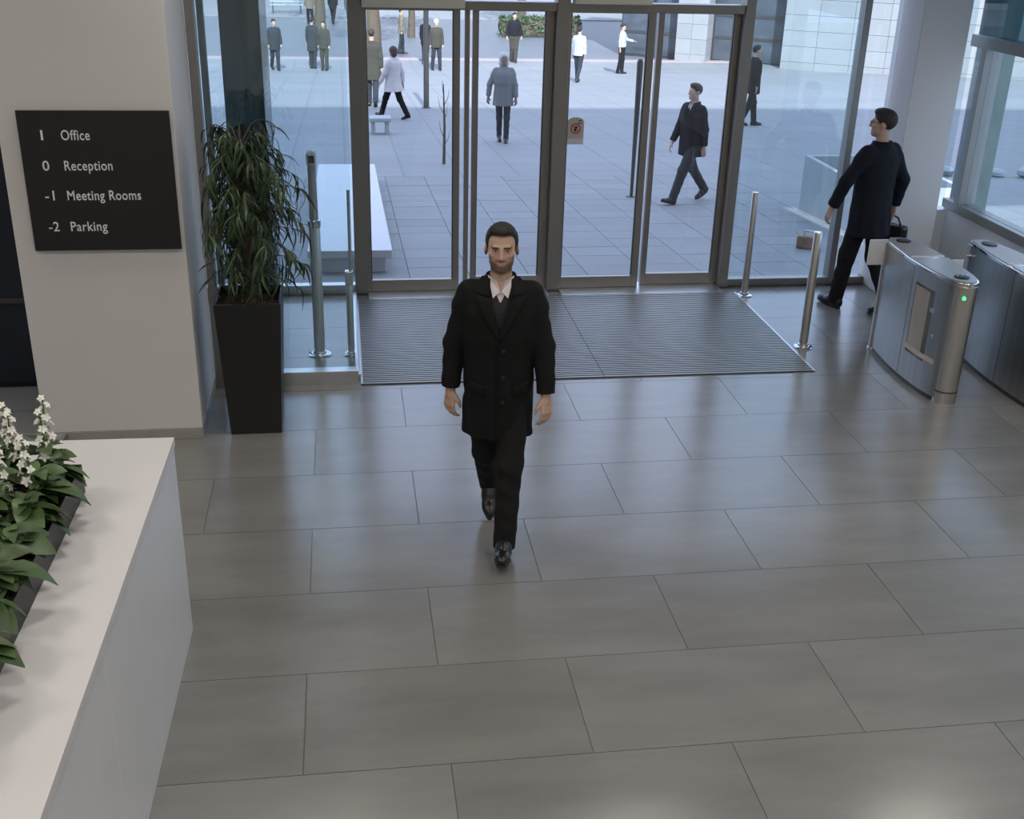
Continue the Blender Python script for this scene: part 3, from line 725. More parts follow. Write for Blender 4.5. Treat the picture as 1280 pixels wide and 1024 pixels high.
def far_building():
    o = empty('far_building', (2, 78, -2.6)); tag(o, 'long pale shop building beyond the road', 'building')
    bx('wall', M_stonew, (-40, 34, 0, 8, 0, 9), o, 0)
    for i in range(17):
        x = -38+4.2*i
        wd = bx('window', M_alud, (x, x+3.2, -.12, .0, .5, 3.2), o, 0); bx('pane', M_sglass, (x+.1, x+3.1, -.15, -.12, .6, 3.1), wd, 0)
    bx('fascia', M_cream, (-40, 34, -.5, 0, 3.3, 4.2), o, 0)
far_building()
def tree(x, y, r, label, h=7):
    z = gz(y); o = tag(empty('street_tree', (x, y, z)), label, 'tree', 'street trees beyond the plaza')
    MB().tube([(0, 0, -.1), (.03, 0, 1.0), (-.03, .02, 2.2), (.0, 0, h*.7)], [r*1.2, r, r*.85, r*.4], 10).build('trunk', M_bark, o, True)
    rr = random.Random(int(x*10)); v, f = [], []
    for i in range(700):
        a, b_, q = rr.uniform(0, 6.28), math.acos(rr.uniform(-1, 1)), rr.random()**.4
        c = Vector((1.9*q*math.sin(b_)*math.cos(a), 1.9*q*math.sin(b_)*math.sin(a), h*.78+1.9*q*math.cos(b_)))
        u = Vector((rr.gauss(0, 1), rr.gauss(0, 1), rr.gauss(0, 1))).normalized()*.16; w_ = Vector((rr.gauss(0, 1), rr.gauss(0, 1), rr.gauss(0, 1))).normalized()*.1
        n = len(v); v += [tuple(c-u), tuple(c+w_), tuple(c+u), tuple(c-w_)]; f.append((n, n+1, n+2, n+3))
    fo = MB().add(v, f).build('foliage', M_shrub, o); fo['kind'] = 'stuff'
tree(1.35, 50.3, .30, 'broad trunked tree behind the person in the olive coat'); tree(3.3, 56.5, .16, 'slim street tree beside the person in the beige jacket')
tree(-1.0, 60.0, .26, 'street tree across the road with people gathered beneath'); tree(9.2, 61, .22, 'street tree rising behind the green hedge')
def hedge(x0, x1, y, h, label):
    z = -2.6; o = tag(empty('hedge', ((x0+x1)/2, y, z)), label, 'hedge'); L = (x1-x0)/2
    bx('branches', M_bark, (-L+.1, L-.1, -.25, .25, 0, h-.15), o, .05)
    rr = random.Random(4); v, f = [], []
    for i in range(1500):
        c = Vector((rr.uniform(-L, L), rr.uniform(-.4, .4), rr.uniform(.05, h)))
        u = Vector((rr.gauss(0, 1), rr.gauss(0, 1), rr.gauss(0, 1))).normalized()*.12; w_ = Vector((rr.gauss(0, 1), rr.gauss(0, 1), rr.gauss(0, 1))).normalized()*.08
        n = len(v); v += [tuple(c-u), tuple(c+w_), tuple(c+u), tuple(c-w_)]; f.append((n, n+1, n+2, n+3))
    fo = MB().add(v, f).build('foliage', M_shrub, o); fo['kind'] = 'stuff'
hedge(7.6, 11.6, 57.5, .9, 'long clipped green hedge beyond the road edge')
def bench(x, y):
    o = tag(empty('park_bench', (x, y, -2.58), R(4)), 'grey slatted bench on the far pavement', 'bench')
    for k in range(4): bx('slat', M_conc, (-.9, .9, -.22+.12*k, -.13+.12*k, .42, .46), o)
    for k in range(3): bx('slat', M_conc, (-.9, .9, .26, .30, .55+.12*k, .64+.12*k), o)
    for xx in (-.75, .75): bx('leg', M_alud, (xx-.03, xx+.03, -.2, .28, 0, .42), o); bx('upright', M_alud, (xx-.03, xx+.03, .28, .32, .0, .9), o)
bench(-2.9, 67.5)
def rocks():
    rr = random.Random(6)
    ico = None
    for k in range(12):
        x = 9.3+.42*k+rr.uniform(-.03, .03); y = 17.6-.12*k+rr.uniform(-.1, .1)
        mb = MB(); n, m_ = 8, 5; rad = rr.uniform(.12, .2); v = []
        prof = []
        for i in range(1, m_):
            ph = math.pi*i/m_
            prof.append((rad*math.sin(ph), rad*.6*(1-math.cos(ph))-.02))
        mb.lathe(prof, n); mb.v = [(a*rr.uniform(.8, 1.2), b*rr.uniform(.8, 1.2), c) for a, b, c in mb.v]
        o = mb.build('boulder', M_conc, None, True); o.location = (x, y, gz(y)); tag(o, 'grey boulder in the row on the paving beyond the side glazing', 'rock', 'boulders in a row beyond the side glazing')
rocks()

# ------------------------------------------------------------------ people: signed distance sculpting
class SDF:
    def __init__(s, xs, ys, zs):
        s.ax = [np.asarray(a, np.float32) for a in (xs, ys, zs)]
        s.D = np.ones([len(a) for a in s.ax], np.float32)
    def win(s, lo, hi):
        sl = []
        for a, l, h in zip(s.ax, lo, hi):
            i, j = np.searchsorted(a, l)-1, np.searchsorted(a, h)+1
            i, j = max(0, i), min(len(a), j)
            if j <= i: return None
            sl.append(slice(i, j))
        return tuple(sl), s.ax[0][sl[0]][:, None, None], s.ax[1][sl[1]][None, :, None], s.ax[2][sl[2]][None, None, :]
    @staticmethod
    def smin(a, b, k):
        if k <= 0: return np.minimum(a, b)
        h = np.clip(.5+.5*(b-a)/k, 0, 1); return b*(1-h)+a*h-k*h*(1-h)
    def put(s, fn, lo, hi, k, sub=False):
        m = k+.03
        r = s.win([l-m for l in lo], [h+m for h in hi])
        if r is None: return s
        sl, X, Y, Z = r; d = fn(X, Y, Z)
        if sub: s.D[sl] = -s.smin(-s.D[sl], d, k)
        else: s.D[sl] = s.smin(s.D[sl], d, k)
        return s
    def cap(s, a, b, r0, r1, k=.01, sub=False, sy=1.0):
        a = np.array(a, float); b = np.array(b, float); ab = b-a; L2 = float(ab@ab)+1e-9; rm = max(r0, r1)
        def fn(X, Y, Z):
            t = np.clip(((X-a[0])*ab[0]+(Y-a[1])*ab[1]+(Z-a[2])*ab[2])/L2, 0, 1)
            return np.sqrt((X-a[0]-t*ab[0])**2+((Y-a[1]-t*ab[1])/sy)**2+(Z-a[2]-t*ab[2])**2)-(r0+(r1-r0)*t)
        return s.put(fn, np.minimum(a, b)-rm*max(1, sy), np.maximum(a, b)+rm*max(1, sy), k, sub)
    def ell(s, c, r, k=.01, sub=False, rot=None):
        c = np.array(c, float); r = np.array(r, float)
        Rm = np.array(rot.to_matrix()) if rot is not None else None
        def fn(X, Y, Z):
            x, y, z = X-c[0], Y-c[1], Z-c[2]
            if Rm is not None:
                x, y, z = (Rm[0][i]*x+Rm[1][i]*y+Rm[2][i]*z for i in range(3))
            k0 = np.sqrt((x/r[0])**2+(y/r[1])**2+(z/r[2])**2); k1 = np.sqrt((x/r[0]**2)**2+(y/r[1]**2)**2+(z/r[2]**2)**2)+1e-6
            return k0*(k0-1)/k1
        e = max(r) if rot is not None else r
        return s.put(fn, c-e, c+e, k, sub)
    def loft(s, lv, k=.01, sub=False, p=2.3):
        """lv rows: z, rx, ry, cx, cy"""
        lv = np.array(sorted(lv), float); z0, z1 = lv[0, 0], lv[-1, 0]
        def fn(X, Y, Z):
            zz = np.clip(Z, z0, z1); rx, ry, cx, cy = (np.interp(zz, lv[:, 0], lv[:, i]) for i in range(1, 5))
            q = (np.abs((X-cx)/rx)**p+np.abs((Y-cy)/ry)**p)**(1/p)
            return np.maximum((q-1)*np.minimum(rx, ry), np.maximum(z0-Z, Z-z1))
        lo = [(lv[:, 3]-lv[:, 1]).min(), (lv[:, 4]-lv[:, 2]).min(), z0]; hi = [(lv[:, 3]+lv[:, 1]).max(), (lv[:, 4]+lv[:, 2]).max(), z1]
        return s.put(fn, lo, hi, k, sub)
    def half(s, p, n, k=0):          # keep the side opposite to n
        p = np.array(p, float); n = np.array(n, float)/np.linalg.norm(n)
        X, Y, Z = s.ax[0][:, None, None], s.ax[1][None, :, None], s.ax[2][None, None, :]
        s.D = np.maximum(s.D, ((X-p[0])*n[0]+(Y-p[1])*n[1]+(Z-p[2])*n[2]).astype(np.float32)); return s
    def mesh(s):
        D = s.D
        for a in range(3):
            i0 = [slice(None)]*3; i0[a] = 0; D[tuple(i0)] = 1; i0[a] = -1; D[tuple(i0)] = 1
        S = D < 0; n = np.array(D.shape)-1
        cnt = np.zeros(n, np.int8); C = [(i, j, k) for i in (0, 1) for j in (0, 1) for k in (0, 1)]
        for i, j, k in C: cnt += S[i:i+n[0], j:j+n[1], k:k+n[2]]
        act = np.argwhere((cnt > 0) & (cnt < 8))
        if len(act) == 0: return np.zeros((0, 3)), np.zeros((0, 4), int)
        idx = -np.ones(n, np.int64); idx[tuple(act.T)] = np.arange(len(act))
        acc = np.zeros((len(act), 3)); num = np.zeros(len(act))
        for a in range(3):
            for u in (0, 1):
                for v in (0, 1):
                    o1 = np.zeros(3, int); oth = [b for b in range(3) if b != a]; o1[oth[0]] = u; o1[oth[1]] = v; o2 = o1.copy(); o2[a] = 1
                    d1 = D[tuple((act+o1).T)].astype(float); d2 = D[tuple((act+o2).T)].astype(float); m = (d1 < 0) != (d2 < 0)
                    t = np.where(m, d1/np.where(m, d1-d2, 1), 0); q = o1[None, :].astype(float).repeat(len(act), 0); q[:, a] += t
                    acc[m] += q[m]; num[m] += 1
        pos = act+acc/num[:, None]
        V = np.stack([np.interp(pos[:, a], np.arange(len(s.ax[a])), s.ax[a]) for a in range(3)], 1)
        F = []
        for a in range(3):
            b, c = (a+1) % 3, (a+2) % 3
            sl1 = [slice(None)]*3; sl1[a] = slice(0, -1); sl2 = [slice(None)]*3; sl2[a] = slice(1, None)
            e = np.argwhere(S[tuple(sl1)] != S[tuple(sl2)]); ok = (e[:, b] > 0) & (e[:, c] > 0) & (e[:, b] < n[b]) & (e[:, c] < n[c]); e = e[ok]
            def cell(db, dc):
                q = e.copy(); q[:, b] += db; q[:, c] += dc; return idx[tuple(q.T)]
            quad = np.stack([cell(-1, -1), cell(0, -1), cell(0, 0), cell(-1, 0)], 1)
            flip = ~S[tuple(e.T)]; quad[flip] = quad[flip][:, ::-1]
            F.append(quad[(quad >= 0).all(1)])
        return V, np.concatenate(F)
def axis(*segs):
    out = []
    for lo, hi, st in segs: out.append(np.arange(lo, hi-st*.25, st))
    out.append([segs[-1][1]]); return np.concatenate(out)
def relax(V, F, it=2, lam=.5):
    n = len(V)
    E = np.concatenate([F[:, [0, 1]], F[:, [1, 2]], F[:, [2, 3]], F[:, [3, 0]]]); E = np.concatenate([E, E[:, ::-1]])
    deg = np.bincount(E[:, 0], minlength=n)[:, None].clip(1)
    for _ in range(it):
        A = np.stack([np.bincount(E[:, 0], V[E[:, 1], i], n) for i in range(3)], 1)/deg; V = V+lam*(A-V)
    return V
def np_mesh(name, V, F, m, cols=None):
    me = bpy.data.meshes.new(name); me.vertices.add(len(V)); me.vertices.foreach_set('co', np.asarray(V, np.float32).ravel())
    me.loops.add(len(F)*4); me.loops.foreach_set('vertex_index', np.asarray(F, np.int32).ravel())
    me.polygons.add(len(F)); me.polygons.foreach_set('loop_start', np.arange(len(F), dtype=np.int32)*4)
    me.update(calc_edges=True); me.validate(); me.polygons.foreach_set('use_smooth', [True]*len(me.polygons))
    if cols is not None:
        ca = me.color_attributes.new('Col', 'FLOAT_COLOR', 'POINT'); c4 = np.ones((len(V), 4), np.float32); c4[:, :3] = cols; ca.data.foreach_set('color', c4.ravel())
    me.materials.append(m); return me
def sdf_obj(name, sd, m, parent, it=1, cols=None, disp=None):
    V, F = sd.mesh()
    if it: V = relax(V, F, it)
    if disp is not None: V = disp(V)
    return link(name, np_mesh(name, V, F, m, cols(V) if cols else None), None, parent)
def grid(lo, hi, v): return [np.arange(l, h+v, v) for l, h in zip(lo, hi)]

def cloth(name, col, rough=.85): return mat('cloth_'+name, col, rough, noise=(55, .10, (1, 1, 1)), bump=(260, .25), spec=.25)
M_skin = mat('skin', (.50, .33, .25), .5, attr=True, noise=(30, .04, (1, 1, 1)), spec=.35)
M_shoe = mat('black_leather', (.012, .011, .010), .28, noise=(9, .2, (1, 1, 1)), spec=.5)
M_sole = mat('rubber_sole', (.02, .018, .016), .7, noise=(9, .1, (1, 1, 1)))
M_eye = mat('eyeball', (.62, .58, .55), .15, noise=(3, .02, (1, 1, 1))); M_iris = mat('iris', (.03, .018, .010), .1, noise=(3, .1, (1, 1, 1)))

def leg_fk(side, hz, thigh, knee, ankx):
    hip = np.array([side*.088, 0, hz]); a = R(thigh); b = R(thigh-knee)
    k = hip+.435*np.array([0, -math.sin(a), -math.cos(a)]); an = k+.425*np.array([0, -math.sin(b), -math.cos(b)])
    an[0] = ankx; k[0] = hip[0]*.45+ankx*.55; return hip, k, an
def arm_fk(side, abd, swing, bend, sh=(.163, .012, 1.435), fx=0.0):
    s0 = np.array([side*sh[0], sh[1], sh[2]]); a, w_ = R(abd), R(swing)
    el = s0+.295*np.array([side*math.sin(a), -math.sin(w_)*math.cos(a), -math.cos(a)*math.cos(w_)])
    w2 = R(swing+bend); a2 = a*.25
    wr = el+.255*np.array([side*math.sin(a2)+fx, -math.sin(w2), -math.cos(a2)*math.cos(w2)]); return s0, el, wr
SHOE = {}
def shoe_mesh():
    if SHOE: return SHOE['u'], SHOE['s']
    g = SDF(*grid((-.075, -.23, -.12), (.075, .12, .10), .006))
    g.ell((0, -.135, -.062), (.046, .075, .034), .01).cap((0, -.06, -.055), (0, .045, -.05), .040, .036, .03).cap((0, -.07, -.04), (0, -.005, .0), .034, .040, .04).cap((0, .015, -.05), (0, .012, .05), .037, .043, .03)
    g.ell((0, .04, -.04), (.036, .035, .05), .02); g.half((0, 0, -.082), (0, 0, -1)).half((0, 0, .035), (0, 0, 1))
    V, F = g.mesh(); SHOE['u'] = np_mesh('shoe', relax(V, F, 2), F, M_shoe)
    n = 28; pts = []
    for i in range(n):
        a = 2*math.pi*i/n; c, s_ = math.cos(a), math.sin(a); pts.append(((.047 if s_ < 0 else .040)*c*(1-.12*abs(s_)), -.065+(.152*s_ if s_ < 0 else .143*s_)))
    mb = MB().prism(pts, -.094, -.080); SHOE['s'] = mb.mesh('sole', M_sole, False)
    return SHOE['u'], SHOE['s']

def person(label, loc, rz, S=1.0, legs=None, arms=None, v=.012, hz=.905, coat=None, trousers=None, hairc=(.012, .009, .007), hair='short', skin=(.50, .33, .25),
           head_yaw=0, head_pitch=0, main=False, lean=0, shirt=None, sweater=None, hand_roll=45, glasses=False, group=None, trx=1.0, bag=None):
    legs = legs or {1: (14, 8, .05), -1: (-12, 22, -.05)}; arms = arms or {1: (10, 6, 8), -1: (10, -6, 8)}
    LG = {s: leg_fk(s, hz, *legs[s][:3]) for s in (1, -1)}; AR = {s: arm_fk(s, *arms[s]) for s in (1, -1)}
    # foot pitch so both shoes meet the ground
    def low(an, p):   # lowest sole point below ankle for pitch p (heel raised positive)
        c, s_ = math.cos(p), math.sin(p); ys = (-.215, -.17, .075); return min(an[2]+(-.094*c+y*s_) for y in ys)
    P = {}
    fix = {s: R(legs[s][3]) for s in (1, -1) if len(legs[s]) > 3}
    base = {s: low(LG[s][2], fix.get(s, 0)) for s in (1, -1)}
    gmin = min(base.values())
    for s in (1, -1):
        if s in fix: P[s] = fix[s]; continue
        best = min((abs(low(LG[s][2], R(p))-gmin), abs(p), p) for p in range(-2, 58)); P[s] = R(best[2])
    dz = -min(low(LG[s][2], P[s]) for s in (1, -1))
    for s in (1, -1): LG[s] = tuple(q+np.array([0, 0, dz]) for q in LG[s])
    up = dz+hz-.93   # torso shift relative to nominal pelvis height .93
    T = np.array([0, 0, up])
    for s in (1, -1): AR[s] = tuple(q+T for q in AR[s])
    HY = Matrix.Rotation(R(head_yaw), 3, 'Z') @ Matrix.Rotation(R(head_pitch), 3, 'X'); hc = np.array([0, .015, 1.60])
    HYn = np.array(HY)
    def hp(*p): return HYn@(np.array(p)-hc)+hc+T
    from mathutils import Euler
    hrot = HY.to_euler()
    # ---------------- body: one continuous mesh
    if main:
        xs = axis((-.37, -.19, .0045), (-.19, -.095, .012), (-.095, .095, .0034), (.095, .19, .012), (.19, .37, .0045))
        ys = axis((-.42, -.19, .012), (-.19, .12, .0042), (.12, .50, .012)); zs = axis((0, .70, .013), (.70, .98, .0045), (.98, 1.44, .012), (1.44, 1.86, .0034))
    else:
        pts = np.array([q for s in (1, -1) for q in (*LG[s], *AR[s])]); lo = pts.min(0)-.22; hi = pts.max(0)+.22
        xs, ys, zs = np.arange(lo[0], hi[0], v), np.arange(min(lo[1], -.3), max(hi[1], .3), v), np.arange(-.02, 1.9+up, v)
    B = SDF(xs, ys, zs); hk = .004 if main else .01
    B.loft([(.86+up, .13, .09, 0, .01), (1.0+up, .135, .09, 0, .01), (1.2+up, .15, .10, 0, .0), (1.36+up, .165, .10, 0, .005), (1.44+up, .12, .075, 0, .01), (1.49+up, .06, .055, 0, .018)], .02)
    for s in (1, -1):
        h, k, a = LG[s]; B.cap(h, k, .072, .05, .03).cap(k, a, .05, .034, .02); fy, fz = -.10*math.cos(P[s])+.055*math.sin(P[s]), -.10*math.sin(P[s])-.055*math.cos(P[s]); B.cap(a, a+np.array([0, fy, fz]), .028, .02, .02)
        sh, el, wr = AR[s]; B.cap(sh, el, .046, .036, .02).cap(el, wr, .036, .024, .015)
        # hand
        d = (wr-el)/np.linalg.norm(wr-el); inn = np.array([-s, 0, 0.]); inn = inn-d*(inn@d); inn /= np.linalg.norm(inn); fr = np.cross(d, inn)*1.0
        if fr[1] > 0: fr = -fr
        ro = R(hand_roll); th = fr*math.cos(ro)+inn*math.sin(ro); pn = inn*math.cos(ro)-fr*math.sin(ro)
        def H(t, n_, dd): return wr+th*t+pn*n_+d*dd
        fk = .006 if main else .008
        B.cap(wr, H(0, .002, .03), .025, .026, .012)
        for t, ln, r0 in ((.030, .078, .0092), (.010, .086, .0094), (-.010, .080, .0090), (-.028, .062, .0080)):
            B.cap(H(t*.55, 0, .02), H(t, .0, .092), .0150, .0115, .008)
            p0 = H(t, 0, .090); an = R(18); L = ln*.44
            for sg in (.44, .32, .27):
                dn = d*math.cos(an)+pn*math.sin(an)+th*(t*.9); p1 = p0+dn*ln*sg; B.cap(p0, p1, r0, r0*.90, fk*.7); p0 = p1; r0 *= .92; an += R(24)
        q0, q1, q2 = H(.028, .006, .03), H(.048, .020, .062), H(.052, .033, .092)
        B.cap(q0, q1, .0135, .0115, .01).cap(q1, q2, .0108, .0085, .006)
    # neck and head
    B.cap(hp(0, .012, 1.60), np.array([0, .018, 1.46])+T, .052, .060, .02)
    B.ell(hp(0, .014, 1.700), (.0775, .095, .086), .02, rot=hrot); B.ell(hp(0, -.024, 1.645), (.0635, .064, .080), .02, rot=hrot); B.ell(hp(0, -.045, 1.598), (.040, .042, .035), .02, rot=hrot)
    B.ell(hp(0, -.064, 1.578), (.030, .024, .022), .022, rot=hrot)
    for s in (1, -1):
        B.ell(hp(s*.038, -.008, 1.606), (.018, .034, .028), .025, rot=hrot)
        B.ell(hp(s*.044, -.056, 1.652), (.020, .020, .016), .016, rot=hrot)
        B.ell(hp(s*.079, .012, 1.660), (.0085, .019, .030), .006, rot=Euler((0, 0, R(s*18+head_yaw))))
    if v < .016 or main:
        B.cap(hp(-.036, -.079, 1.693), hp(.036, -.079, 1.693), .011, .011, .012)
        for s in (1, -1): B.ell(hp(s*.031, -.096, 1.6785), (.016, .016, .0085), .008, True, rot=hrot)
        B.cap(hp(0, -.086, 1.685), hp(0, -.106, 1.646), .0085, .0125, .010)
        for s in (1, -1): B.ell(hp(s*.0105, -.097, 1.642), (.0085, .011, .0075), .005, rot=hrot)
        B.ell(hp(0, -.074, 1.607), (.024, .016, .016), .012, rot=hrot)
        if main:
            B.cap(hp(-.021, -.085, 1.6140), hp(.021, -.085, 1.6140), .0045, .0045, .004).cap(hp(-.016, -.086, 1.6055), hp(.016, -.086, 1.6055), .0045, .0045, .004)
            B.cap(hp(-.022, -.0915, 1.6098), hp(.022, -.0915, 1.6098), .002, .002, .003, True)
            for s in (1, -1):
                B.cap(hp(s*.017, -.084, 1.6845), hp(s*.045, -.078, 1.683), .0048, .0042, .004); B.cap(hp(s*.018, -.0825, 1.6715), hp(s*.044, -.077, 1.6725), .0042, .004, .004)
    iH = np.linalg.inv(HYn)
    def cols(V):
        q = (V-T-hc)@iH.T+hc; x, y, z = np.abs(q[:, 0]), q[:, 1], q[:, 2]
        c = np.tile(np.array(skin), (len(V), 1))
        def mixc(m, col): m = np.clip(m, 0, 1)[:, None]; return c*(1-m)+np.array(col)*m
        sm = lambda a, b, t: np.clip((t-a)/(b-a), 0, 1)
        if main:
            red = np.exp(-((x-.045)**2+(z-1.645)**2)/.0006)*(y < -.02); c = mixc(red*.25, (.55, .28, .21))
            lip = np.exp(-(x/.021)**4)*np.exp(-((z-1.6095)/.0062)**2)*(y < -.07); 
            jaw = sm(1.632, 1.612, z+.25*np.maximum(0, .045-x))*sm(.03, -.0, y)*sm(1.535, 1.56, z); side = sm(.050, .060, x)*sm(1.665, 1.635, z)*sm(.02, .0, y)*sm(1.54, 1.56, z)
            mous = np.exp(-((z-1.6245)/.006)**2)*(x < .03)*(y < -.07)
            beard = np.clip(np.maximum(np.maximum(jaw, side), mous), 0, 1)*(1-lip)
            c = mixc(beard*.80, (.055, .035, .025)); c = mixc(lip*.8, (.40, .19, .16))
            br = np.exp(-((z-1.6940-.08*(x-.03)*(x < .036)+.10*np.maximum(0, x-.036))/.0044)**2)*(x > .012)*(x < .052)*(y < -.05); c = mixc(np.clip(br*1.5, 0, 1), (.012, .008, .006))
            ey = np.exp(-((x-.031)/.022)**4)*np.exp(-((z-1.679)/.009)**2)*(y < -.05); c = mixc(ey*.45, (.22, .13, .10))
        return c
    body = sdf_obj('person', B, M_skin, None, 1 if main else 1, cols)
    # ---------------- eyes
    if main:
        for s in (1, -1):
            for nm, p, r_, m_ in (('eye', (s*.031, -.0735, 1.6785), .0118, M_eye),):
                mb = MB(); mb.lathe([(r_*math.sin(math.pi*i/10), -r_*math.cos(math.pi*i/10)) for i in range(1, 10)], 16); e = mb.build(nm, m_, body, True, loc=tuple(hp(*p)))
                mb = MB(); mb.lathe([(.0058, 0), (.0052, .0012), (.001, .0018)], 14); i_ = mb.build('iris', M_iris, e, True, loc=(0, -.0106, .0008), rot=(R(90), 0, 0))
    # ---------------- hair
    g = SDF(*grid((-.14, -.16, 1.46+up), (.14, .19, 1.84+up), .0045 if main else .008))
    if hair == 'short':
        g.ell(hp(0, .020, 1.706), (.0845 if main else .081, .102 if main else .098, .092), .0, rot=hrot); g.ell(hp(0, -.030, 1.770), (.056, .055, .030), .03, rot=hrot)
        g.ell(hp(0, -.100, 1.655), (.074, .075, .074 if not main else .05), .010, True, rot=hrot)       # face
        g.ell(hp(0, -.085, 1.55), (.09, .105, .075), .01, True, rot=hrot); g.ell(hp(0, .03, 1.555), (.12, .12, .062), .015, True, rot=hrot)
        for s in (1, -1): g.ell(hp(s*.085, .018, 1.645), (.03, .032, .036), .008, True, rot=hrot)
        if main:
            gx, gy, gz_ = g.ax[0][:, None, None], g.ax[1][None, :, None], g.ax[2][None, None, :]-up
            hl = 1.753-.9*np.maximum(0, np.abs(gx)-.046)**1.0; cut = np.maximum(gy-(-.034+.25*np.maximum(0, 1.70-gz_)*0), gz_-hl)
            g.D = -SDF.smin(-g.D, cut.astype(np.float32), .006)
    elif hair == 'bob':
        g.ell(hp(0, .022, 1.700), (.092, .108, .100), .0, rot=hrot); g.ell(hp(0, .045, 1.610), (.088, .07, .085), .03, rot=hrot); g.ell(hp(0, -.105, 1.640), (.062, .075, .085), .012, True, rot=hrot)
    elif hair == 'hood':
        g.ell(hp(0, .025, 1.695), (.105, .118, .112), .0, rot=hrot); g.ell(hp(0, .05, 1.58), (.11, .085, .07), .04, rot=hrot); g.ell(hp(0, -.110, 1.650), (.066, .085, .090), .012, True, rot=hrot)
    elif hair == 'hat':
        g.ell(hp(0, .015, 1.715), (.092, .110, .095), .0, rot=hrot); g.ell(hp(0, -.11, 1.640), (.08, .085, .068), .012, True, rot=hrot); g.half(hp(0, 0, 1.635), HYn@np.array([0, 0, -1]))
    hm = mat('hair_%d_%d_%d' % tuple(int(c*999) for c in hairc), hairc, .6, noise=(60, .35, (1, .3, 1)), bump=(120, .6, (1, .25, 1)))
    def hdisp(V):
        V = V.copy(); V[:, 2] += .0025*np.sin(V[:, 0]*210+V[:, 1]*40)*np.cos(V[:, 1]*150); return V
    sdf_obj('hood' if hair == 'hood' else ('hat' if hair == 'hat' else 'hair'), g, hm, body, 1, None, hdisp if main else None)
    if glasses:
        mb = MB()
        for s in (1, -1):
            c = [hp(s*.033+.020*math.cos(a), -.098, 1.680+.015*math.sin(a)) for a in np.linspace(0, 2*math.pi, 13)]; mb.tube(c, .0018, 5)
            mb.tube([hp(s*.052, -.096, 1.684), hp(s*.076, -.03, 1.684), hp(s*.08, .02, 1.680)], .0018, 5)
        mb.tube([hp(-.013, -.099, 1.684), hp(.013, -.099, 1.684)], .0018, 5); mb.build('glasses', M_black, body, True)
    # ---------------- trousers
    tv = .007 if main else max(v*.9, .009)
    pts = np.array([q for s in (1, -1) for q in LG[s]]); lo = pts.min(0)-.17; hi = pts.max(0)+.17
    g = SDF(np.arange(lo[0], hi[0], tv), np.arange(lo[1], hi[1], tv), np.arange(0, 1.08+up, tv))
    g.loft([(.84+up, .155, .115, 0, .005), (.93+up, .165, .122, 0, .01), (1.04+up, .150, .108, 0, .01)], .03)
    for s in (1, -1):
        h, k, a = LG[s]; dv = (a-k)/np.linalg.norm(a-k); e = a+dv*.06
        g.cap(h+np.array([0, 0, -.02]), k, .098*trx, .076*trx, .035).cap(k, e, .074*trx, .064*trx, .03)
        g.ell(k+np.array([0, -.012, 0]), (.07*trx, .07*trx, .075), .02)
    for s in (1, -1):      # cut the hems square to each shin
        h, k, a = LG[s]; dv = (a-k)/np.linalg.norm(a-k); e = a+dv*.052; w_ = g.win(e-.11, e+.11)
        if w_:
            sl, X, Y, Z = w_; near = (X-e[0])*dv[0]+(Y-e[1])*dv[1]+(Z-e[2])*dv[2]; dist = np.sqrt((X-e[0])**2+(Y-e[1])**2+(Z-e[2])**2)
            g.D[sl] = np.where(dist < .105, np.maximum(g.D[sl], near), g.D[sl])
    def tdisp(V):
        V = V.copy(); f_ = np.clip((.75-V[:, 2])/.3, 0, 1)*np.clip((V[:, 2]-.10)/.06, 0, 1)
        V[:, 1] += f_*.003*np.sin(V[:, 2]*55+V[:, 0]*30); V[:, 0] += f_*.002*np.sin(V[:, 2]*43+V[:, 1]*38+1); return V
    sdf_obj('trousers', g, trousers, body, 2, None, tdisp)
    # ---------------- shoes
    um, so_ = shoe_mesh()
    for s in (1, -1):
        a = LG[s][2]; o = link('shoe', um, None, body, tuple(a), (P[s], 0, R(-s*4))); link('sole', so_, None, o)
        dk = LG[s][1]-a; dk = dk/np.linalg.norm(dk); MB().tube([tuple(a-dk*.03), tuple(a+dk*.04), tuple(a+dk*.16)], [.040, .0415, .046], 14).build('sock', M_sole, body, True)
    # ---------------- coat
    C_ = coat; hem = C_['hem']+up; cw = C_.get('w', 1.0); fl = C_.get('flare', 1.0); cv = .0065 if main else max(v*.85, .009)
    pts = np.array([q for s in (1, -1) for q in AR[s]]); lo = pts.min(0)-.11; hi = pts.max(0)+.11
    lo[0] = min(lo[0], -.27*cw*fl); hi[0] = max(hi[0], .27*cw*fl); lo[1] = min(lo[1], -.24*fl*cw); hi[1] = max(hi[1], .25*fl*cw); 
    g = SDF(np.arange(lo[0], hi[0], cv), np.arange(lo[1], hi[1], cv), np.arange(min(hem, lo[2]+.05)-.03, 1.62+up, cv))
    LV = [(hem, .190*cw*fl, .150*cw*fl, 0, .012), (.80+up, .188*cw*(1+(fl-1)*.7), .146*cw*(1+(fl-1)*.7), 0, .008), (.95+up, .186*cw*(1+(fl-1)*.4), .140*cw, 0, .004), (1.10+up, .182*cw, .130*cw, 0, .0), (1.22+up, .194*cw, .134*cw, 0, -.004),
          (1.34+up, .205*cw, .132*cw, 0, .0), (1.41+up, .186*cw, .118*cw, 0, .006), (1.455+up, .150, .100, 0, .012), (1.49+up, .105, .085, 0, .018), (1.525+up, .076, .074, 0, .022)]
    LV = [l for l in LV if l[0] >= hem]
    g.loft(LV, .01, p=2.2)
    for s in (1, -1):
        sh, el, wr = AR[s]; dv = (wr-el)/np.linalg.norm(wr-el); q = wr-dv*.004
        g.cap(sh+np.array([-s*.03, 0, -.005]), sh+(el-sh)*.25, .062*cw, .063*cw, .04).cap(sh, el, .061*cw, .056*cw, .03).cap(el, q, .055*cw, .050*cw, .02)
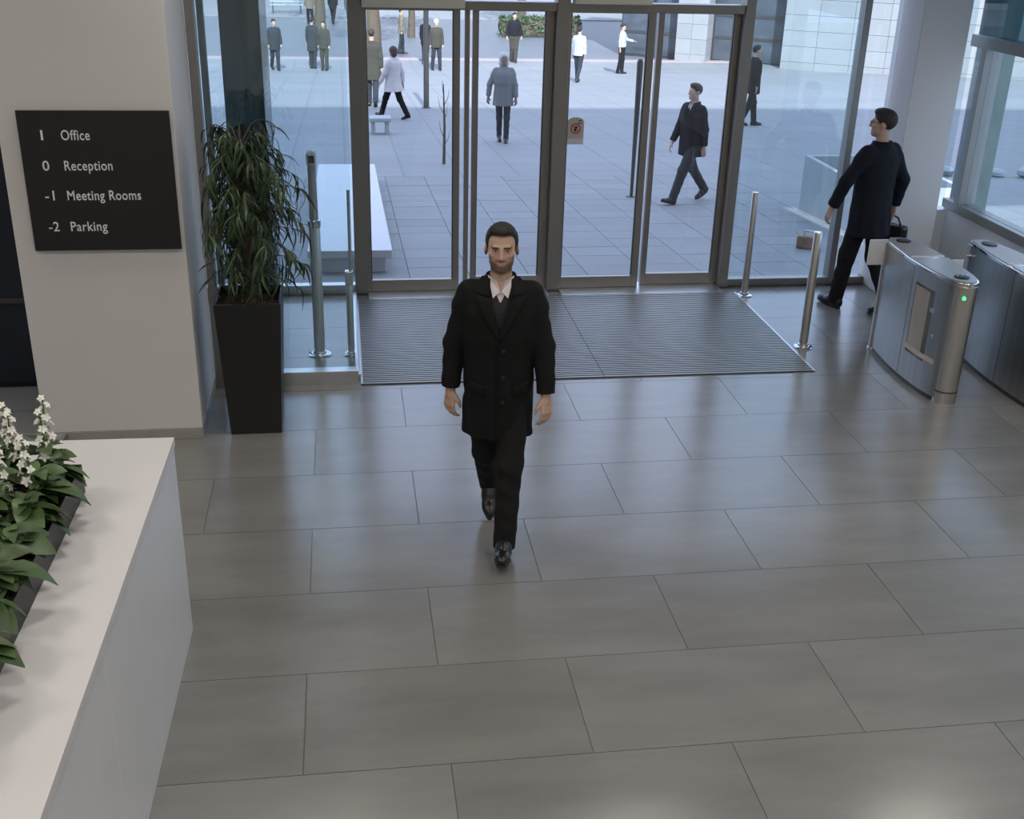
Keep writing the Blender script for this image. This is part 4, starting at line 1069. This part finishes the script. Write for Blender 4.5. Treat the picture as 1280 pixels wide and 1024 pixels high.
    for s in (1, -1):      # cuffs
        sh, el, wr = AR[s]; dv = (wr-el)/np.linalg.norm(wr-el); q = wr-dv*.012; w_ = g.win(q-.09, q+.09)
        if w_:
            sl, X, Y, Z = w_; near = (X-q[0])*dv[0]+(Y-q[1])*dv[1]+(Z-q[2])*dv[2]; rad = np.sqrt((X-q[0])**2+(Y-q[1])**2+(Z-q[2])**2)
            g.D[sl] = np.where(rad < .088, np.maximum(g.D[sl], near), g.D[sl])
    vz = C_.get('vee')
    A = np.array(LV)
    lvz = A[np.argsort(A[:, 0])]
    def front(x, z, off=0.0):
        rx, ry, cy = (np.interp(z, lvz[:, 0], lvz[:, i]) for i in (1, 2, 4)); u = np.clip(np.abs(x/rx), 0, .995); return cy-ry*(1-u**2.2)**(1/2.2)-off
    if vz:
        vz = vz+up
        w_ = g.win((-.1, -.3, vz-.02), (.1, .02, 1.62+up)); sl, X, Y, Z = w_
        half = np.maximum((Z-vz)*C_.get('vslope', .30), -.02); dvv = np.maximum(np.abs(X)-half, Y-(-.01))
        g.D[sl] = np.maximum(g.D[sl], -dvv)
    g.half((0, 0, hem), (0, 0, -1))
    def cdisp(V):
        V = V.copy(); z = V[:, 2]; f_ = np.clip((hem+.35-z)/.3, 0, 1); an = np.arctan2(V[:, 1], V[:, 0]); rad = np.hypot(V[:, 0], V[:, 1])+1e-6
        am = f_*.006*np.sin(an*9+z*6)+.0025*np.sin(z*38+V[:, 0]*25)*np.sin(V[:, 0]*30+V[:, 1]*24)
        inner = (np.abs(V[:, 0]) < .235); am = np.where(inner, am, .0018*np.sin(z*60+V[:, 1]*30)); V[:, 0] += V[:, 0]/rad*am; V[:, 1] += V[:, 1]/rad*am; return V
    co = sdf_obj('coat', g, C_['mat'], body, 2, None, cdisp)
    # collar, lapels, buttons
    def sheet(name, outline_fn, nu, nv, m, par, th=.006, off=.006):
        v_, f_ = [], []
        for i in range(nu+1):
            for j in range(nv+1):
                x, z = outline_fn(i/nu, j/nv); v_.append((x, float(front(x, z, off)), z))
        for i in range(nu):
            for j in range(nv): a = i*(nv+1)+j; f_.append((a, a+1, a+nv+2, a+nv+1))
        o = MB().add(v_, f_).build(name, m, par, True); sd_ = o.modifiers.new('thick', 'SOLIDIFY'); sd_.thickness = th; sd_.offset = 0; return o
    if C_.get('lapel'):
        lm = C_.get('lapelmat', C_['mat'])
        for s in (1, -1):
            zb, zt, zn = vz-.012, 1.505+up, 1.435+up
            def ol(u, t, s=s):      # u along height, t from inner edge outwards
                z = zb+(zn-zb)*u; inner = max(0, (z-vz)*C_.get('vslope', .30))-.004; wdt = .010+.085*(u**.8); return s*(inner+wdt*t), z+.02*t*u
            sheet('lapel', ol, 8, 4, lm, co)
            def ol2(u, t, s=s):     # collar leaf above the notch
                z = (zn+.006)+(zt+.012-zn)*u; inner = max(0, (zn-vz)*C_.get('vslope', .30))-.002+.004*u; return s*(inner+(.086-.045*u)*t), z+.010*t*(1-u)
            sheet('collar_leaf', ol2, 5, 4, lm, co, off=.009)
    if C_.get('collar', True):
        g = SDF(*grid((-.13, -.12, 1.43+up), (.13, .15, 1.60+up), .006 if main else .009))
        g.loft([(1.46+up, .105, .092, 0, .022), (1.51+up, .082, .080, 0, .024), (1.532+up, .078, .078, 0, .026)], 0, p=2); g.loft([(1.44+up, .080, .072, 0, .020), (1.56+up, .066, .066, 0, .022)], .0, True, p=2)
        w_ = g.win((-.2, -.2, 1.4+up), (.2, .02, 1.65+up)); sl, X, Y, Z = w_
        g.D[sl] = np.maximum(g.D[sl], -np.maximum(np.abs(X)-(.055+.10*(Z-1.46-up)), Y+.01))
        sdf_obj('collar', g, C_.get('lapelmat', C_['mat']), co, 1)
    if main:
        for z in (1.165, 1.02, .88):
            z += up; y = float(front(.02, z, .004)); MB().lathe([(.011, 0), (.011, .003), (.008, .0045), (.001, .004)], 14).build('button', M_black, co, True, loc=(.022, y, z), rot=(R(90), 0, 0))
        def seam(u, t): z = hem+.03+(vz-hem-.02)*u; return (-.012+.006*t, z)
        sheet('front_edge', seam, 14, 1, C_['mat'], co, .006, .006)
        for s in (1, -1):
            def pk(u, t, s=s): return (s*(.075+.085*u), .965+up+.02*u-.05*t)
            sheet('pocket_flap', pk, 5, 3, C_['mat'], co, .005, .007)
    # ---------------- sweater and shirt
    if sweater:
        g = SDF(*grid((-.17, -.16, 1.05+up), (.17, .15, 1.56+up), .006 if main else .01))
        g.loft([(1.06+up, .150, .108, 0, 0), (1.22+up, .160, .112, 0, -.004), (1.36+up, .165, .108, 0, 0), (1.44+up, .13, .088, 0, .010), (1.50+up, .075, .070, 0, .02)], 0)
        w_ = g.win((-.1, -.3, 1.3+up), (.1, .02, 1.6+up)); sl, X, Y, Z = w_; half = np.maximum((Z-1.402-up)*.48, -.02); g.D[sl] = np.maximum(g.D[sl], -np.maximum(np.abs(X)-half, Y+.01)); sdf_obj('sweater', g, sweater, body, 1)
    if shirt:
        g = SDF(*grid((-.11, -.14, 1.22+up), (.11, .12, 1.58+up), .005 if main else .009))
        g.loft([(1.24+up, .09, .090, 0, -.005), (1.36+up, .095, .092, 0, -.002), (1.44+up, .085, .080, 0, .010), (1.49+up, .068, .068, 0, .018), (1.515+up, .064, .064, 0, .018)], 0, p=2)
        w_ = g.win((-.1, -.3, 1.42+up), (.1, .02, 1.6+up)); sl, X, Y, Z = w_; half = np.maximum((Z-1.450-up)*.36, -.02); g.D[sl] = np.maximum(g.D[sl], -np.maximum(np.abs(X)-half, Y+.01))
        so2 = sdf_obj('shirt', g, shirt, body, 1)
        for s in (1, -1):
            a_, b_, c_, d_ = (s*.004, -.076, 1.466+up), (s*.038, -.086, 1.432+up), (s*.066, -.028, 1.536+up), (s*.042, -.050, 1.528+up)
            o = MB().add([a_, b_, c_, d_], [(0, 1, 2, 3)]).build('shirt_collar', shirt, so2); sd_ = o.modifiers.new('thick', 'SOLIDIFY'); sd_.thickness = .006; sd_.offset = 0
    body.location = loc; body.rotation_euler = (0, 0, R(rz)); body.scale = (S, S, S)
    tag(body, label, 'person', group)
    return body, AR, up

# ------------------------------------------------------------------ people of the scene
K_black = cloth('black_wool', (.0065, .0065, .007)); K_trblack = cloth('black_trouser', (.010, .0095, .010)); K_shirt = cloth('white_shirt', (.72, .66, .68), .7); K_grey = cloth('charcoal_knit', (.030, .031, .033))
K_navy = cloth('dark_navy', (.008, .009, .014)); K_dgrey = cloth('dark_grey', (.035, .038, .042)); K_cream = cloth('cream_wool', (.62, .56, .54)); K_lgrey = cloth('grey_felt', (.20, .205, .205)); K_olive = cloth('olive', (.055, .053, .042))
K_denim = cloth('dark_denim', (.028, .034, .045)); K_beige = cloth('beige', (.18, .155, .12)); K_white = cloth('off_white', (.42, .42, .44)); K_slate = cloth('slate', (.035, .04, .048))
person('man with dark hair and beard in a black overcoat walking in across the lobby tiles', (.752, 5.42, 0), -8.2, .978,
       legs={1: (15, 5, .052, -11), -1: (-10, 29, -.045)}, arms={1: (14, 8, 6), -1: (15, -2, 8)}, coat=dict(mat=K_black, hem=.655, vee=1.235, vslope=.27, lapel=True), trousers=K_trblack, sweater=K_grey, shirt=K_shirt, main=True, trx=.95)
# man leaving through the gates, seen from behind
man2, AR2, up2 = person('man in black coat and glasses walking past the turnstile with a bag', (4.42, 9.05, 0), 205, .965, v=.008,
       legs={1: (13, 5, .10, -4), -1: (-8, 24, -.06)}, arms={1: (37, 8, 10), -1: (23, -14, 30)}, coat=dict(mat=K_navy, hem=.70, w=1.06, collar=True), trousers=K_trblack, shirt=K_shirt,
       hairc=(.022, .016, .012), head_yaw=30, glasses=True, hand_roll=20)
def held_bag():
    w_ = AR2[-1][2]; d_ = AR2[-1][2]-AR2[-1][1]; d_ = d_/np.linalg.norm(d_); p = (w_+d_*.085)*.965
    a = R(205); x, y = p[0]*math.cos(a)-p[1]*math.sin(a), p[0]*math.sin(a)+p[1]*math.cos(a)
    o = tag(empty('shoulder_bag', (4.42+x, 9.05+y, p[2]), a+R(8)), 'black leather bag held by the man at the turnstile', 'bag')
    MB().box(-.085, .005, -.15, .15, -.32, -.09).build('body', M_shoe, o, bevel=.03)
    MB().tube([(-.04, -.09, -.10), (-.025, -.06, -.03), (-.005, 0, -.004), (-.025, .06, -.03), (-.04, .09, -.10)], .009, 8).build('handle', M_shoe, o, True)
    MB().box(-.090, -.082, -.12, .12, -.19, -.10).build('front_flap', M_shoe, o, bevel=.004)
held_bag()
# people out on the plaza
BR = (.03, .02, .013); DK = (.012, .010, .009); GY = (.34, .33, .31)
def out(label, x, y, rz, S, **kw):
    return person(label, (x, y, gz(y)+.0), rz, S, **kw)
out('man in open dark coat and grey trousers striding across the shaded paving', 4.66, 15.13, -62, .905, v=.009, legs={1: (25, 5, .05, -16), -1: (-20, 18, -.05)}, arms={1: (9, -10, 10), -1: (9, 14, 12)},
    coat=dict(mat=K_navy, hem=.74, vee=1.26, lapel=True, vslope=.25, w=1.04), trousers=K_dgrey, shirt=K_shirt, sweater=K_navy, hairc=BR, head_yaw=-14)
out('woman in cream coat and dark trousers striding over the edge of the shade', 1.12, 26.35, 228, .90, v=.011, legs={1: (26, 4, .04, -12), -1: (-22, 14, -.04)}, arms={1: (18, 14, 14), -1: (18, -14, 14)},
    coat=dict(mat=K_cream, hem=.72, w=1.12, flare=1.28), trousers=K_trblack, hairc=BR, hair='bob')
out('person in light grey coat with pale hood walking on the shaded paving', 3.01, 21.95, -4, .915, v=.010, legs={1: (6, 4, .07), -1: (-6, 14, -.06)}, arms={1: (15, 6, 6), -1: (24, -4, 6)},
    coat=dict(mat=K_lgrey, hem=.74, w=1.05, flare=1.1), trousers=K_denim, hairc=(.50, .50, .50), hair='hood', trx=.85, skin=(.25, .16, .12))
out('person in dark clothes walking away beside the sidelight mullion', 9.02, 25.0, 98, .96, v=.014, legs={1: (10, 4, .04), -1: (-10, 14, -.03)}, coat=dict(mat=K_navy, hem=.72), trousers=K_navy, hairc=DK)
out('person in long olive coat half hidden by the left door jamb', .74, 29.4, 176, 1.02, v=.014, legs={1: (4, 4, .09), -1: (-14, 24, -.08)}, coat=dict(mat=K_olive, hem=.62, w=1.1, flare=1.1), trousers=K_denim, hairc=BR)
far = dict(v=.018)
out('person in dark jacket seen through the glass lobby above the plant', -2.36, 43.4, 20, .98, legs={1: (12, 6, .06), -1: (-12, 16, -.06)}, coat=dict(mat=K_slate, hem=.72, w=1.1), trousers=K_denim, hairc=DK, **far)
out('person in brown olive jacket standing beside another on the sunlit paving', -.62, 43.5, -12, .95, legs={1: (3, 3, .10), -1: (-3, 8, -.09)}, coat=dict(mat=K_olive, hem=.78, w=1.05), trousers=K_olive, hairc=BR, **far)
out('person in dark coat standing close behind the olive jacket', -1.05, 44.7, 160, 1.0, legs={1: (3, 3, .09), -1: (-3, 8, -.09)}, coat=dict(mat=K_slate, hem=.60, w=1.05), trousers=K_denim, hairc=DK, **far)
out('person in olive anorak with pale cap standing on the sunlit paving', 3.5, 44.1, 8, 1.0, legs={1: (4, 3, .13), -1: (-4, 8, -.13)}, coat=dict(mat=K_olive, hem=.80, w=1.15), trousers=K_denim, hairc=(.6, .6, .62), hair='hat', **far)
out('person in navy jacket behind the olive anorak', 3.25, 46.3, 150, .98, legs={1: (3, 3, .09), -1: (-3, 8, -.09)}, coat=dict(mat=K_navy, hem=.74), trousers=K_denim, hairc=DK, **far)
out('person in beige jacket and dark trousers at the kerb', 2.5, 49.6, 95, 1.0, legs={1: (5, 3, .05), -1: (-5, 8, -.05)}, coat=dict(mat=K_beige, hem=.80, w=1.05), trousers=K_denim, hairc=BR, **far)
out('person in black jacket and olive skirt walking at the kerb', 6.86, 47.2, 4, 1.05, legs={1: (5, 3, .05), -1: (-5, 12, -.05)}, arms={1: (18, 4, 6), -1: (18, -4, 6)}, coat=dict(mat=K_navy, hem=.95, w=1.1), trousers=K_olive, hairc=DK, trx=1.15, **far)
out('person in white jacket with dark trousers walking across the sunlit paving', 7.75, 38.4, 150, .98, legs={1: (12, 5, .07), -1: (-10, 18, -.06)}, coat=dict(mat=K_white, hem=.86, w=1.08), trousers=K_denim, hairc=DK, **far)
out('person in pale top and black trousers standing by the reflected pole', 10.3, 43.0, 60, .98, legs={1: (3, 3, .05), -1: (-3, 8, -.05)}, arms={1: (30, 20, 60), -1: (14, -4, 10)}, coat=dict(mat=K_white, hem=.95), trousers=K_navy, hairc=DK, **far)
out('person in tan jacket across the road under the tree', -1.5, 61.4, 200, 1.0, coat=dict(mat=K_beige, hem=.76), trousers=K_navy, hairc=DK, **far)
out('person in dark jacket across the road under the tree', -.35, 61.8, 170, 1.0, coat=dict(mat=K_navy, hem=.74), trousers=K_navy, hairc=BR, **far)
